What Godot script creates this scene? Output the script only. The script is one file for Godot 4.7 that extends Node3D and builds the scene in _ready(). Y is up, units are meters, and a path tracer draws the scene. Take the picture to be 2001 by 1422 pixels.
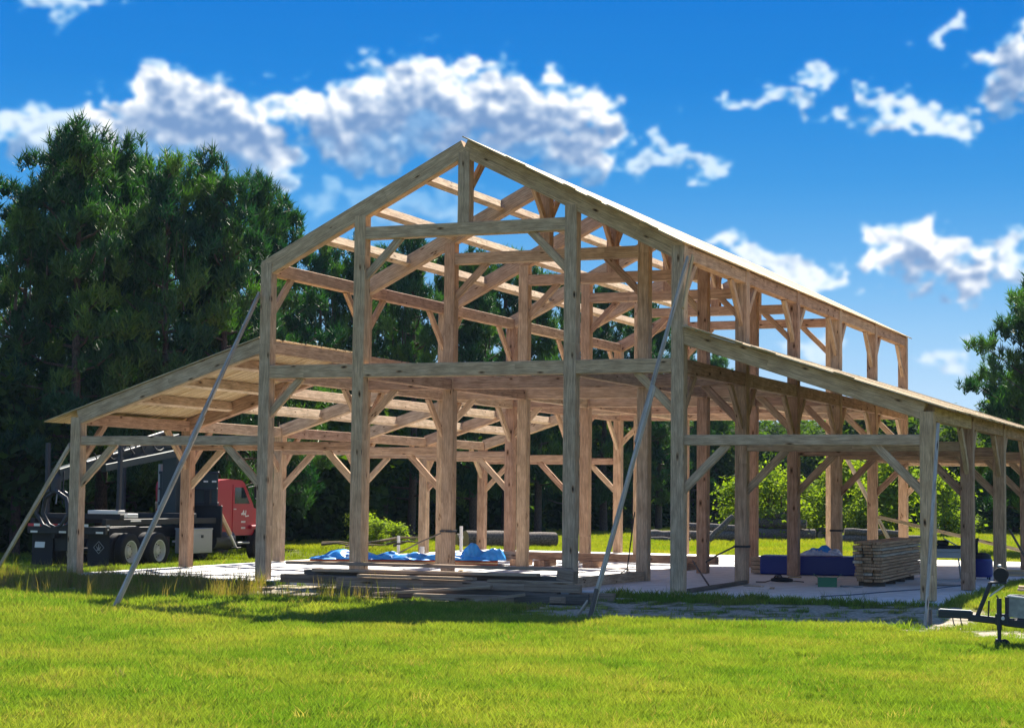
extends Node3D
# ------------------------------------------------------------------ helpers
const W := 0.27
const XL := [-9.74, -4.771, -2.45, 2.45, 4.771, 9.74]
const BAY := 4.667
const H_EAVE := 7.02
const H_RIDGE := 9.48
var rng := RandomNumberGenerator.new()
var M := {}
var used := {}

func lin(r: float, g: float, b: float) -> Color:
	return Color(r, g, b).linear_to_srgb()

func numbered(called: String) -> String:
	var k: int = used.get(called, 0)
	used[called] = k + 1
	return called if k == 0 else "%s_%03d" % [called, k]

func tag(o: Node, label: String, category: String, group := "", kind := "") -> Node:
	if label: o.set_meta("label", label)
	if category: o.set_meta("category", category)
	if group: o.set_meta("group", group)
	if kind: o.set_meta("kind", kind)
	return o

func base(called: String, at: Vector3, turn := 0.0) -> Node3D:
	var o := Node3D.new()
	o.name = numbered(called)
	add_child(o)
	o.position = at
	o.rotation.y = turn
	return o

func put(called: String, mesh: Mesh, mat: Material, parent: Node, at := Vector3.ZERO) -> MeshInstance3D:
	var o := MeshInstance3D.new()
	o.name = numbered(called) if parent == self else called
	o.mesh = mesh
	if mat: o.material_override = mat
	o.position = at
	parent.add_child(o, true)
	return o

func mat(albedo: Color, rough := 0.8, metal := 0.0) -> StandardMaterial3D:
	var m := StandardMaterial3D.new()
	m.albedo_color = albedo
	m.roughness = rough
	m.metallic = metal
	return m

# a sawn timber from a to b (centre line): chamfered cross-section of w by h, h along the given up, slightly uneven along its length
func beam_mesh(a: Vector3, b: Vector3, w: float, h: float, up := Vector3.UP, uneven := 0.004, chamfer := 0.012, segs := 3) -> ArrayMesh:
	var mid := (a + b) * 0.5
	var d := (b - a).normalized()
	var side := d.cross(up).normalized()
	var top := side.cross(d).normalized()
	var c: float = minf(chamfer, minf(w, h) * 0.3)
	var hw := w * 0.5
	var hh := h * 0.5
	var sec := [Vector2(-hw, -hh + c), Vector2(-hw, hh - c), Vector2(-hw + c, hh), Vector2(hw - c, hh), Vector2(hw, hh - c), Vector2(hw, -hh + c), Vector2(hw - c, -hh), Vector2(-hw + c, -hh)]
	var L := (b - a).length()
	var u0 := rng.randf()
	var v0 := rng.randf() * 4.0
	var V := PackedVector3Array()
	var N := PackedVector3Array()
	var T := PackedVector2Array()
	var I := PackedInt32Array()
	var offs := []
	for s in segs + 1:
		offs.append(Vector2(rng.randf_range(-uneven, uneven), rng.randf_range(-uneven, uneven)) if s > 0 and s < segs else Vector2.ZERO)
	for k in 8:
		var p0: Vector2 = sec[k]
		var p1: Vector2 = sec[(k + 1) % 8]
		var e := p1 - p0
		var n2 := Vector2(-e.y, e.x).normalized()
		var n := side * n2.x + top * n2.y
		var ua: float = u0 + float(k) * 0.13
		for s in segs + 1:
			var f := float(s) / segs
			var ce := a.lerp(b, f) - mid
			var o: Vector2 = offs[s]
			V.append(ce + side * (p0.x + o.x) + top * (p0.y + o.y))
			V.append(ce + side * (p1.x + o.x) + top * (p1.y + o.y))
			N.append(n)
			N.append(n)
			T.append(Vector2(ua, (v0 + f * L) * 0.25))
			T.append(Vector2(ua + e.length(), (v0 + f * L) * 0.25))
		var b0 := k * (segs + 1) * 2
		for s in segs:
			var q := b0 + s * 2
			I.append_array([q, q + 2, q + 1, q + 1, q + 2, q + 3])
	for endk in 2:
		var i0 := V.size()
		var ce := (a if endk == 0 else b) - mid
		var n := -d if endk == 0 else d
		for k in 8:
			V.append(ce + side * sec[k].x + top * sec[k].y)
			N.append(n)
			T.append(Vector2(u0 + sec[k].x, v0 + sec[k].y * 0.25))
		for k in range(1, 7):
			I.append_array([i0, i0 + k + 1, i0 + k] if endk == 1 else [i0, i0 + k, i0 + k + 1])
	var arr := []
	arr.resize(Mesh.ARRAY_MAX)
	arr[Mesh.ARRAY_VERTEX] = V
	arr[Mesh.ARRAY_NORMAL] = N
	arr[Mesh.ARRAY_TEX_UV] = T
	arr[Mesh.ARRAY_INDEX] = I
	var m := ArrayMesh.new()
	m.add_surface_from_arrays(Mesh.PRIMITIVE_TRIANGLES, arr)
	return m

func beam(called: String, a: Vector3, b: Vector3, w: float, h: float, material: Material, parent: Node, up := Vector3.UP, uneven := 0.004, chamfer := 0.012) -> MeshInstance3D:
	return put(called, beam_mesh(a, b, w, h, up, uneven, chamfer), material, parent, (a + b) * 0.5)

# a round rod that follows points, radius per point
func tube_mesh(pts: Array, radii: Array, sides := 10, caps := true) -> ArrayMesh:
	var st := SurfaceTool.new()
	st.begin(Mesh.PRIMITIVE_TRIANGLES)
	add_tube(st, pts, radii, sides, caps)
	return st.commit()

func add_tube(st: SurfaceTool, pts: Array, radii: Array, sides := 10, caps := true) -> void:
	var n := pts.size()
	var frames := []
	var ref := Vector3.UP
	for i in n:
		var d: Vector3 = (pts[mini(i + 1, n - 1)] - pts[maxi(i - 1, 0)]).normalized()
		if absf(d.dot(ref)) > 0.95: ref = Vector3.RIGHT if absf(d.x) < 0.8 else Vector3.FORWARD
		var s := d.cross(ref).normalized()
		frames.append([s, s.cross(d).normalized(), d])
		ref = frames[i][1]
	var run := 0.0
	for i in n - 1:
		var l: float = (pts[i + 1] - pts[i]).length()
		for k in sides:
			var q := []
			for c in [[i, k], [i, k + 1], [i + 1, k], [i + 1, k + 1]]:
				var an: float = TAU * c[1] / sides
				var dir: Vector3 = frames[c[0]][0] * cos(an) + frames[c[0]][1] * sin(an)
				q.append([pts[c[0]] + dir * radii[c[0]], dir, Vector2(float(c[1]) / sides, (run + (l if c[0] > i else 0.0)) * 0.25)])
			for j in [0, 1, 2, 1, 3, 2]:
				st.set_normal(q[j][1])
				st.set_uv(q[j][2])
				st.add_vertex(q[j][0])
		run += l
	if caps:
		for e in 2:
			var i := 0 if e == 0 else n - 1
			for k in sides:
				var a0: float = TAU * k / sides
				var a1: float = TAU * (k + 1) / sides
				var p0: Vector3 = pts[i] + (frames[i][0] * cos(a0) + frames[i][1] * sin(a0)) * radii[i]
				var p1: Vector3 = pts[i] + (frames[i][0] * cos(a1) + frames[i][1] * sin(a1)) * radii[i]
				for v in ([pts[i], p1, p0] if e == 0 else [pts[i], p0, p1]):
					st.set_normal(frames[i][2] * (-1.0 if e == 0 else 1.0))
					st.set_uv(Vector2(0.5, 0.5))
					st.add_vertex(v)

# a box with bevelled edges added to a SurfaceTool
func add_box(st: SurfaceTool, at: Vector3, size: Vector3, bev := 0.01, turn := Basis()) -> void:
	var h := size * 0.5
	var c: float = minf(bev, minf(h.x, minf(h.y, h.z)) * 0.45)
	var faces := [[Vector3.RIGHT, Vector3.UP, Vector3.BACK], [Vector3.LEFT, Vector3.UP, Vector3.FORWARD], [Vector3.UP, Vector3.BACK, Vector3.RIGHT], [Vector3.DOWN, Vector3.FORWARD, Vector3.RIGHT], [Vector3.BACK, Vector3.RIGHT, Vector3.UP], [Vector3.FORWARD, Vector3.LEFT, Vector3.UP]]
	for f in faces:
		var n: Vector3 = f[0]
		var u: Vector3 = f[1]
		var v: Vector3 = n.cross(u)
		var hn := absf(n.dot(h))
		var hu := absf(u.dot(h)) - c
		var hv := absf(v.dot(h)) - c
		var q := [n * hn - u * hu - v * hv, n * hn + u * hu - v * hv, n * hn + u * hu + v * hv, n * hn - u * hu + v * hv]
		for j in [0, 2, 1, 0, 3, 2]:
			st.set_normal(turn * n)
			st.set_uv(Vector2(q[j].dot(u), q[j].dot(v)))
			st.add_vertex(at + turn * q[j])
		# bevel strips towards u and v edges
		for e in [u, v]:
			for sg in [1.0, -1.0]:
				var en: Vector3 = e * sg
				if (n.x + n.y * 2.0 + n.z * 4.0) < (en.x + en.y * 2.0 + en.z * 4.0): continue
				var w: Vector3 = n.cross(en)
				var hw2 := absf(w.dot(h)) - c
				var he := absf(en.dot(h))
				var a0 := n * hn + en * (he - c)
				var b0 := n * (hn - c) + en * he
				var nn := (n + en).normalized()
				var p := [a0 - w * hw2, a0 + w * hw2, b0 + w * hw2, b0 - w * hw2]
				for j in [0, 1, 2, 0, 2, 3]:
					st.set_normal(turn * nn)
					st.set_uv(Vector2(p[j].dot(w), 0))
					st.add_vertex(at + turn * p[j])

func box_mesh(size: Vector3, bev := 0.01) -> ArrayMesh:
	var st := SurfaceTool.new()
	st.begin(Mesh.PRIMITIVE_TRIANGLES)
	add_box(st, Vector3.ZERO, size, bev)
	return st.commit()

func box(called: String, at: Vector3, size: Vector3, material: Material, parent: Node, bev := 0.01) -> MeshInstance3D:
	return put(called, box_mesh(size, bev), material, parent, at)

# a profile of (radius, y) turned about an axis
func lathe_mesh(profile: Array, axis := Vector3.UP, sides := 24) -> ArrayMesh:
	var st := SurfaceTool.new()
	st.begin(Mesh.PRIMITIVE_TRIANGLES)
	var bx := axis.cross(Vector3.FORWARD if absf(axis.z) < 0.9 else Vector3.RIGHT).normalized()
	var bz := axis.cross(bx).normalized()
	for i in profile.size() - 1:
		var p0: Vector2 = profile[i]
		var p1: Vector2 = profile[i + 1]
		var e := p1 - p0
		if e.length() < 1e-6: continue
		var n2 := Vector2(e.y, -e.x).normalized()
		for k in sides:
			var q := []
			for c in [[p0, k], [p0, k + 1], [p1, k], [p1, k + 1]]:
				var an: float = TAU * c[1] / sides
				var dir := bx * cos(an) + bz * sin(an)
				q.append([dir * c[0].x + axis * c[0].y, dir * n2.x + axis * n2.y])
			for j in [0, 2, 1, 1, 2, 3]:
				st.set_normal(q[j][1])
				st.set_uv(Vector2(0, 0))
				st.add_vertex(q[j][0])
	return st.commit()

# a flat outline in the xy plane given depth along z, edges square
func prism_mesh(pts: PackedVector2Array, depth: float) -> ArrayMesh:
	var st := SurfaceTool.new()
	st.begin(Mesh.PRIMITIVE_TRIANGLES)
	var tri := Geometry2D.triangulate_polygon(pts)
	var cw := Geometry2D.is_polygon_clockwise(pts)
	for s in [1.0, -1.0]:
		for k in range(0, tri.size(), 3):
			var q := [pts[tri[k]], pts[tri[k + 1]], pts[tri[k + 2]]]
			var ccw: bool = (q[1] - q[0]).cross(q[2] - q[0]) > 0.0
			if ccw == (s > 0.0): q.reverse()
			for v in q:
				st.set_normal(Vector3(0, 0, s))
				st.set_uv(v)
				st.add_vertex(Vector3(v.x, v.y, s * depth * 0.5))
	for k in pts.size():
		var a: Vector2 = pts[k]
		var b: Vector2 = pts[(k + 1) % pts.size()]
		var e := b - a
		var n := Vector3(e.y, -e.x, 0).normalized() * (-1.0 if cw else 1.0)
		var q := [Vector3(a.x, a.y, depth * 0.5), Vector3(b.x, b.y, depth * 0.5), Vector3(b.x, b.y, -depth * 0.5), Vector3(a.x, a.y, -depth * 0.5)]
		for j in ([0, 2, 1, 0, 3, 2] if cw else [0, 1, 2, 0, 2, 3]):
			st.set_normal(n)
			st.set_uv(Vector2(0, 0))
			st.add_vertex(q[j])
	return st.commit()

# ------------------------------------------------------------------ textures and materials
func grain_image(w: int, h: int, sd: int, knots: int) -> Image:
	var na := FastNoiseLite.new()
	na.seed = sd
	na.frequency = 1.0
	na.fractal_octaves = 3
	var im := Image.create(w, h, false, Image.FORMAT_RGB8)
	var r2 := RandomNumberGenerator.new()
	r2.seed = sd + 5
	var ks := []
	for k in knots:
		ks.append([r2.randf() * w, r2.randf() * h, r2.randf_range(5.0, 10.0)])
	var cracks := []
	for k in 44:
		cracks.append([r2.randf() * w, r2.randf() * h, r2.randf_range(60.0, 260.0), r2.randf_range(-0.03, 0.03)])
	for y in h:
		for x in w:
			# wrap in both directions by sampling on circles is costly; blend near the seam instead
			var u := float(x)
			var v := float(y)
			var bend := na.get_noise_2d(u * 0.006, v * 0.006) * 12.0
			var g := na.get_noise_2d((u + bend) * 0.11, v * 0.0035)
			var f := na.get_noise_2d((u + bend) * 0.5, v * 0.02 + 90.0)
			var bl := na.get_noise_2d(u * 0.012 + 40.0, v * 0.008)
			var t := 0.83 + 0.2 * g + 0.16 * f + 0.1 * bl
			im.set_pixel(x, y, Color(t, t * (0.985 + 0.02 * bl), t * (0.97 + 0.04 * bl)))
	for k in ks:
		var R: float = k[2]
		for y in range(int(k[1] - R * 3), int(k[1] + R * 3)):
			for x in range(int(k[0] - R * 2), int(k[0] + R * 2)):
				var dd := Vector2((x - k[0]) / R, (y - k[1]) / (R * 1.5)).length()
				if dd < 1.7:
					var c := im.get_pixel(posmod(x, w), posmod(y, h))
					var f: float = 0.42 if dd < 0.62 else lerpf(0.62, 1.0, clampf((dd - 0.62) / 1.08, 0, 1))
					im.set_pixel(posmod(x, w), posmod(y, h), Color(c.r * f, c.g * f * 0.95, c.b * f * 0.9))
	for k in cracks:
		for i in int(k[2]):
			var x := int(k[0] + i * k[3] + 2.0 * na.get_noise_2d(i * 0.05, k[0]))
			var y := int(k[1] + i)
			var c := im.get_pixel(posmod(x, w), posmod(y, h))
			im.set_pixel(posmod(x, w), posmod(y, h), c.darkened(0.62))
	return im

func wood(tint: Color, tex: Texture2D, rough := 0.85, relief := 0.35) -> StandardMaterial3D:
	var m := mat(tint, rough)
	m.albedo_texture = tex
	m.metallic_specular = 0.3
	if relief > 0.0:
		m.heightmap_enabled = true
		m.heightmap_texture = tex
		m.heightmap_scale = relief
	return m

func noise_tex(freq: float, lo: Color, hi: Color, size := 512, sd := 1, oct := 5) -> NoiseTexture2D:
	var n := FastNoiseLite.new()
	n.seed = sd
	n.frequency = freq
	n.fractal_octaves = oct
	var t := NoiseTexture2D.new()
	t.width = size
	t.height = size
	t.seamless = true
	t.noise = n
	var g := Gradient.new()
	g.offsets = PackedFloat32Array([0.15, 0.85])
	g.colors = PackedColorArray([lo, hi])
	t.color_ramp = g
	return t

func make_materials() -> void:
	var grain := ImageTexture.create_from_image(grain_image(512, 1024, 11, 9))
	var grain2 := ImageTexture.create_from_image(grain_image(512, 1024, 47, 7))
	var grain3 := ImageTexture.create_from_image(grain_image(384, 1024, 83, 11))
	var plank := ImageTexture.create_from_image(grain_image(512, 512, 29, 5))
	M.grain = grain
	M.plank = plank
	M.weathered = wood(lin(0.80, 0.565, 0.345), grain)
	M.weathered_b = wood(lin(0.75, 0.545, 0.355), grain)
	M.fresh = wood(lin(0.67, 0.455, 0.30), grain2)
	M.fresh_b = wood(lin(0.58, 0.37, 0.25), grain3)
	M.fresh_c = wood(lin(0.72, 0.52, 0.345), grain2)
	M.pine = wood(lin(0.80, 0.62, 0.37), plank, 0.8, 0.15)
	M.pine_b = wood(lin(0.74, 0.56, 0.32), plank, 0.8, 0.15)
	M.lumber = wood(lin(0.62, 0.53, 0.42), plank, 0.85, 0.15)
	M.lumber_b = wood(lin(0.68, 0.58, 0.45), plank, 0.85, 0.15)
	M.lumber_dark = wood(lin(0.20, 0.17, 0.14), plank, 0.85, 0.2)
	M.pile = wood(lin(0.46, 0.34, 0.24), plank, 0.85, 0.2)
	M.pile_b = wood(lin(0.55, 0.41, 0.28), plank, 0.85, 0.2)
	M.stack_wood = wood(lin(0.70, 0.45, 0.265), plank, 0.85, 0.15)
	M.red_edge = wood(lin(0.52, 0.14, 0.08), plank, 0.8, 0.1)
	M.cut_wood = wood(lin(0.6, 0.46, 0.3), plank, 0.85, 0.15)
	M.pale = wood(lin(0.86, 0.66, 0.45), grain3)
	M.pale_b = wood(lin(0.82, 0.61, 0.42), grain2)
	M.tan_paint = mat(lin(0.6, 0.42, 0.26), 0.6)
	M.grey_paint = mat(lin(0.36, 0.38, 0.4), 0.5)
	M.cord_blue = mat(lin(0.03, 0.07, 0.13), 0.6)
	M.dark_glass = mat(lin(0.02, 0.03, 0.035), 0.06)
	var cm := mat(Color.WHITE, 0.8)
	cm.albedo_texture = noise_tex(0.02, lin(0.54, 0.54, 0.53), lin(0.70, 0.70, 0.69), 512, 4)
	cm.uv1_triplanar = true
	cm.uv1_world_triplanar = true
	cm.uv1_scale = Vector3(0.22, 0.22, 0.22)
	M.concrete = cm

# ------------------------------------------------------------------ sky
# cloud banks as (cover, [azimuth, elevation, half width, half height] in degrees), azimuth from north (-z) to the east (+x)
const CLOUDS := [
	[1.00, [[-28.85, 11.54, 1.10, 0.64], [-27.76, 11.96, 1.01, 0.83], [-26.50, 12.37, 1.10, 0.92], [-25.56, 12.78, 0.83, 0.77], [-24.91, 12.02, 1.10, 1.01], [-23.73, 12.73, 0.48, 0.40], [-23.80, 12.12, 0.83, 0.83], [-22.85, 12.21, 1.10, 0.73], [-21.90, 12.06, 1.01, 0.73], [-20.95, 11.84, 0.92, 0.64], [-20.39, 11.61, 0.64, 0.73], [-20.22, 10.37, 0.70, 0.77], [-20.77, 9.83, 1.10, 0.70], [-22.04, 10.36, 1.74, 0.73], [-24.42, 10.88, 2.20, 0.83], [-26.64, 11.06, 2.02, 0.92], [-27.89, 10.57, 1.28, 0.77], [-22.84, 11.13, 2.20, 0.92], [-27.10, 10.20, 1.28, 0.40], [-29.71, 11.67, 0.83, 0.44]]],
	[1.00, [[-34.27, 11.85, 0.64, 0.59], [-33.82, 11.80, 1.10, 0.73], [-33.14, 12.24, 0.73, 0.55], [-32.43, 11.86, 0.92, 0.64], [-31.66, 11.74, 0.83, 0.51], [-30.88, 11.70, 0.64, 0.55], [-33.33, 10.83, 2.02, 1.10], [-31.64, 10.83, 0.92, 0.73], [-31.02, 10.70, 1.10, 0.92], [-30.23, 10.19, 0.73, 0.88], [-32.24, 10.12, 2.20, 1.10], [-29.98, 9.59, 0.40, 0.28]]],
	[0.80, [[-37.41, 10.80, 0.92, 0.51], [-36.52, 11.00, 1.10, 0.46], [-35.76, 10.87, 1.01, 0.55], [-35.00, 10.57, 1.01, 0.59], [-37.40, 10.44, 1.47, 0.59], [-36.05, 10.25, 2.39, 0.77]]],
	[0.75, [[-36.99, 14.25, 0.59, 0.44], [-35.86, 14.40, 0.73, 0.29], [-37.66, 14.43, 0.83, 0.29]]],
	[0.72, [[-18.10, 11.02, 0.33, 0.29], [-17.75, 10.80, 0.44, 0.22], [-18.65, 10.57, 0.37, 0.26], [-18.09, 10.33, 0.88, 0.33], [-17.31, 10.20, 0.70, 0.26], [-16.60, 10.06, 0.51, 0.22], [-18.80, 10.03, 0.51, 0.22], [-17.15, 9.67, 0.28, 0.18]]],
	[0.80, [[-15.28, 11.88, 0.84, 0.28], [-16.06, 12.23, 0.22, 0.26], [-14.27, 12.01, 0.37, 0.26], [-13.85, 11.75, 0.29, 0.28], [-13.57, 12.68, 0.48, 0.26], [-14.35, 12.80, 0.29, 0.11]]],
	[0.85, [[-12.11, 12.38, 0.37, 0.33], [-11.73, 11.92, 0.48, 0.29], [-12.65, 11.45, 0.59, 0.22], [-10.96, 11.55, 0.77, 0.37], [-11.58, 11.10, 0.70, 0.29], [-10.51, 11.24, 1.01, 0.35], [-9.61, 11.04, 0.59, 0.26], [-9.08, 11.38, 0.33, 0.17]]],
	[0.80, [[-9.56, 14.20, 0.37, 0.28], [-9.86, 13.95, 0.40, 0.22]]],
	[1.00, [[-8.10, 12.98, 0.59, 0.66], [-7.47, 13.72, 0.48, 0.77], [-7.54, 12.84, 0.70, 0.77], [-8.18, 11.90, 0.66, 0.55], [-7.54, 11.95, 0.70, 0.59], [-6.92, 12.95, 0.62, 1.14]]],
	[1.00, [[-11.13, 7.56, 0.77, 0.55], [-10.37, 7.87, 0.66, 0.48], [-10.15, 8.09, 0.29, 0.28], [-9.78, 7.43, 0.66, 0.66], [-10.38, 7.03, 1.32, 0.73], [-9.33, 6.81, 0.84, 0.55], [-9.18, 6.28, 0.66, 0.33], [-11.62, 7.23, 0.48, 0.29]]],
	[0.85, [[-8.43, 7.48, 0.40, 0.28], [-7.99, 7.09, 0.70, 0.55], [-7.48, 7.30, 0.70, 0.48], [-7.19, 6.70, 0.83, 0.48]]],
	[0.85, [[-15.89, 7.42, 0.51, 0.33], [-15.27, 7.26, 0.77, 0.40], [-14.34, 6.87, 1.01, 0.55], [-13.57, 6.56, 0.88, 0.48], [-12.65, 6.47, 0.37, 0.18]]],
	[0.45, [[-28.33, 8.78, 1.01, 0.40], [-27.55, 8.99, 1.01, 0.33], [-25.50, 8.77, 2.39, 0.73]]],
	[0.55, [[-9.94, 4.06, 1.01, 0.26], [-9.34, 4.15, 0.92, 0.33], [-13.42, 4.47, 1.10, 0.26]]],
]

func sky_color(el: float) -> Color:
	var stops := [[-90.0, Color8(140, 155, 150)], [-3.0, Color8(176, 205, 226)], [0.0, Color8(200, 219, 234)], [3.0, Color8(172, 204, 231)], [5.0, Color8(140, 187, 226)], [7.0, Color8(102, 166, 219)], [9.5, Color8(62, 143, 210)], [12.5, Color8(34, 124, 203)], [16.0, Color8(22, 112, 197)], [40.0, Color8(24, 102, 184)], [90.0, Color8(26, 90, 168)]]
	for i in stops.size() - 1:
		if el <= stops[i + 1][0]:
			return stops[i][1].lerp(stops[i + 1][1], clampf((el - stops[i][0]) / (stops[i + 1][0] - stops[i][0]), 0, 1))
	return stops[-1][1]

func make_sky() -> Sky:
	var no := FastNoiseLite.new()
	no.seed = 21
	no.frequency = 1.0
	no.fractal_octaves = 4
	no.fractal_gain = 0.5
	var lo := FastNoiseLite.new()
	lo.seed = 8
	lo.frequency = 1.0
	lo.fractal_octaves = 3
	# the whole sky at a coarse size: air, and scattered fair-weather clouds like those ahead
	var w0 := 1024
	var h0 := 512
	var im := Image.create(w0, h0, false, Image.FORMAT_RGB8)
	for y in h0:
		var el := 90.0 - (y + 0.5) * 180.0 / h0
		var air := sky_color(el)
		for x in w0:
			var az := (x + 0.5) * 360.0 / w0
			var c := air
			if el > 0.5:
				var d := Vector3(sin(deg_to_rad(az)) * cos(deg_to_rad(el)), sin(deg_to_rad(el)), -cos(deg_to_rad(az)) * cos(deg_to_rad(el)))
				var q := d / (d.y + 0.12) * 1.15
				var f := no.get_noise_2d(q.x, q.z) - 0.04
				if f > 0.0:
					var f2 := no.get_noise_2d(q.x + 0.1, q.z + 0.1)
					c = c.lerp(Color8(235, 238, 246).lerp(Color8(132, 156, 200), clampf(f2 * 2.2, 0, 0.9)), clampf(f * 4.5, 0, 0.95))
			im.set_pixel(x, y, c)
	im.resize(4096, 2048, Image.INTERPOLATE_CUBIC)
	# the part ahead in full detail
	var ppd := 4096.0 / 360.0
	var az0 := -52.0
	var el1 := 24.0
	var nw := int(60.0 * ppd)
	var nh := int(25.5 * ppd)
	var F := PackedFloat32Array()
	F.resize(nw * nh)
	var O := PackedFloat32Array()
	O.resize(nw * nh)
	for bank in CLOUDS:
		for b in bank[1]:
			var cx: float = (b[0] - az0) * ppd
			var cy: float = (el1 - b[1]) * ppd
			var rx: float = b[2] * ppd * 1.45
			var ry: float = b[3] * ppd * 1.45
			for y in range(maxi(0, int(cy - ry)), mini(nh, int(cy + ry) + 1)):
				for x in range(maxi(0, int(cx - rx)), mini(nw, int(cx + rx) + 1)):
					var dd := Vector2((x - cx) / rx, (y - cy) / ry).length_squared()
					if dd < 1.0:
						var k := y * nw + x
						var v := (1.0 - dd) * (1.0 - dd)
						F[k] = F[k] + v * (1.0 - 0.35 * F[k]) if F[k] < 2.0 else F[k]
						O[k] = maxf(O[k], bank[0])
	var at := func(A: PackedFloat32Array, fx: float, fy: float) -> float:
		var x0 := clampi(int(fx), 0, nw - 2)
		var y0 := clampi(int(fy), 0, nh - 2)
		var tx := clampf(fx - x0, 0, 1)
		var ty := clampf(fy - y0, 0, 1)
		var i := y0 * nw + x0
		return lerpf(lerpf(A[i], A[i + 1], tx), lerpf(A[i + nw], A[i + nw + 1], tx), ty)
	for y in nh:
		var el := el1 - (y + 0.5) / ppd
		var air := sky_color(el)
		for x in nw:
			var az := az0 + (x + 0.5) / ppd
			var c := air
			if el < 18.0 and el > -1.0 and az < -3.0:
				# frayed edges: look the banks up through a warp
				var fx := x + lo.get_noise_2d(az * 0.55, el * 0.8) * 13.0
				var fy := y + lo.get_noise_2d(az * 0.55 + 77.0, el * 0.8) * 9.0
				var f0: float = at.call(F, fx, fy)
				if f0 > 0.01:
					var op: float = at.call(O, fx, fy)
					# rounded puffs: ridged noise turned inside out, in two sizes
					var puff := 1.0 - absf(lo.get_noise_2d(az * 0.8 + 9.0, el * 1.0)) * 2.2
					var fine := 1.0 - absf(no.get_noise_2d(az * 1.5 + 19.0, el * 1.9)) * 2.0
					var f := f0 + (puff - 0.6) * 0.36 + (fine - 0.6) * 0.14
					var a := pow(smoothstep(0.12, 0.95, f), 0.8) * op
					# how much cloud lies above, towards the sun: the heart and the underside are grey
					var up: float = at.call(F, fx + 2.0, fy - 0.8 * ppd)
					var relief := (puff - 1.0 + absf(lo.get_noise_2d(az * 0.8 + 9.1, el * 1.0 + 0.3)) * 2.2) * 0.5 + (fine - 0.6) * 0.22
					var far: float = at.call(F, fx + 3.0, fy - 1.9 * ppd)
					var broad := lo.get_noise_2d(az * 0.42 + 40.0, el * 0.7)
					var sh := clampf((1.0 - exp(-1.05 * maxf(up * op - 0.12, 0.0))) * 1.2 + broad * 0.35 - relief * 0.7, 0, 1)
					var col := Color8(250, 249, 249).lerp(Color8(128, 148, 184), sh)
					c = c.lerp(col, clampf(a, 0, 0.97) * lerpf(1.0, 0.84, sh) * (1.0 - 0.4 * smoothstep(0.5, 1.6, far)))
			var px := posmod(int(az / 360.0 * 4096.0), 4096)
			im.set_pixel(px, int((90.0 - el) / 180.0 * 2048.0), c)
	var m := PanoramaSkyMaterial.new()
	m.panorama = ImageTexture.create_from_image(im)
	var s := Sky.new()
	s.sky_material = m
	return s

func set_stage() -> void:
	var cam := Camera3D.new()
	cam.name = "camera"
	cam.position = Vector3(16.2142, 1.9639, 35.8808)
	cam.rotation_order = EULER_ORDER_YXZ
	cam.rotation = Vector3(0.0688, 0.3971, 0.0108)
	cam.fov = 22.006
	cam.near = 0.1
	cam.far = 2000.0
	add_child(cam)
	cam.current = true
	var e := Environment.new()
	e.background_mode = Environment.BG_SKY
	e.sky = make_sky()
	e.background_energy_multiplier = 0.42
	e.tonemap_mode = Environment.TONE_MAPPER_LINEAR
	e.tonemap_exposure = 2.95
	e.fog_enabled = true
	e.fog_density = 0.00012
	e.fog_light_color = Color(0.72, 0.84, 1.0)
	e.sdfgi_enabled = true
	e.ssao_enabled = true
	e.ssil_enabled = true
	var we := WorldEnvironment.new()
	we.name = "environment"
	we.environment = e
	add_child(we)
	var sun := DirectionalLight3D.new()
	sun.name = "sun"
	sun.light_energy = 1.6
	sun.light_color = Color(1.0, 0.965, 0.9)
	sun.light_angular_distance = 0.5
	sun.shadow_enabled = true
	add_child(sun)
	sun.look_at_from_position(Vector3(-0.09, 1.0, -1.05) * 50.0, Vector3.ZERO)

# ------------------------------------------------------------------ the barn
func roof_y(x: float) -> float:
	return H_RIDGE - (H_RIDGE - H_EAVE) / 4.906 * absf(x)

func lean_y(x: float) -> float:
	return 3.713 + (5.32 - 3.713) * (9.875 - absf(x)) / (9.875 - 4.771 - 0.135)

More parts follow.
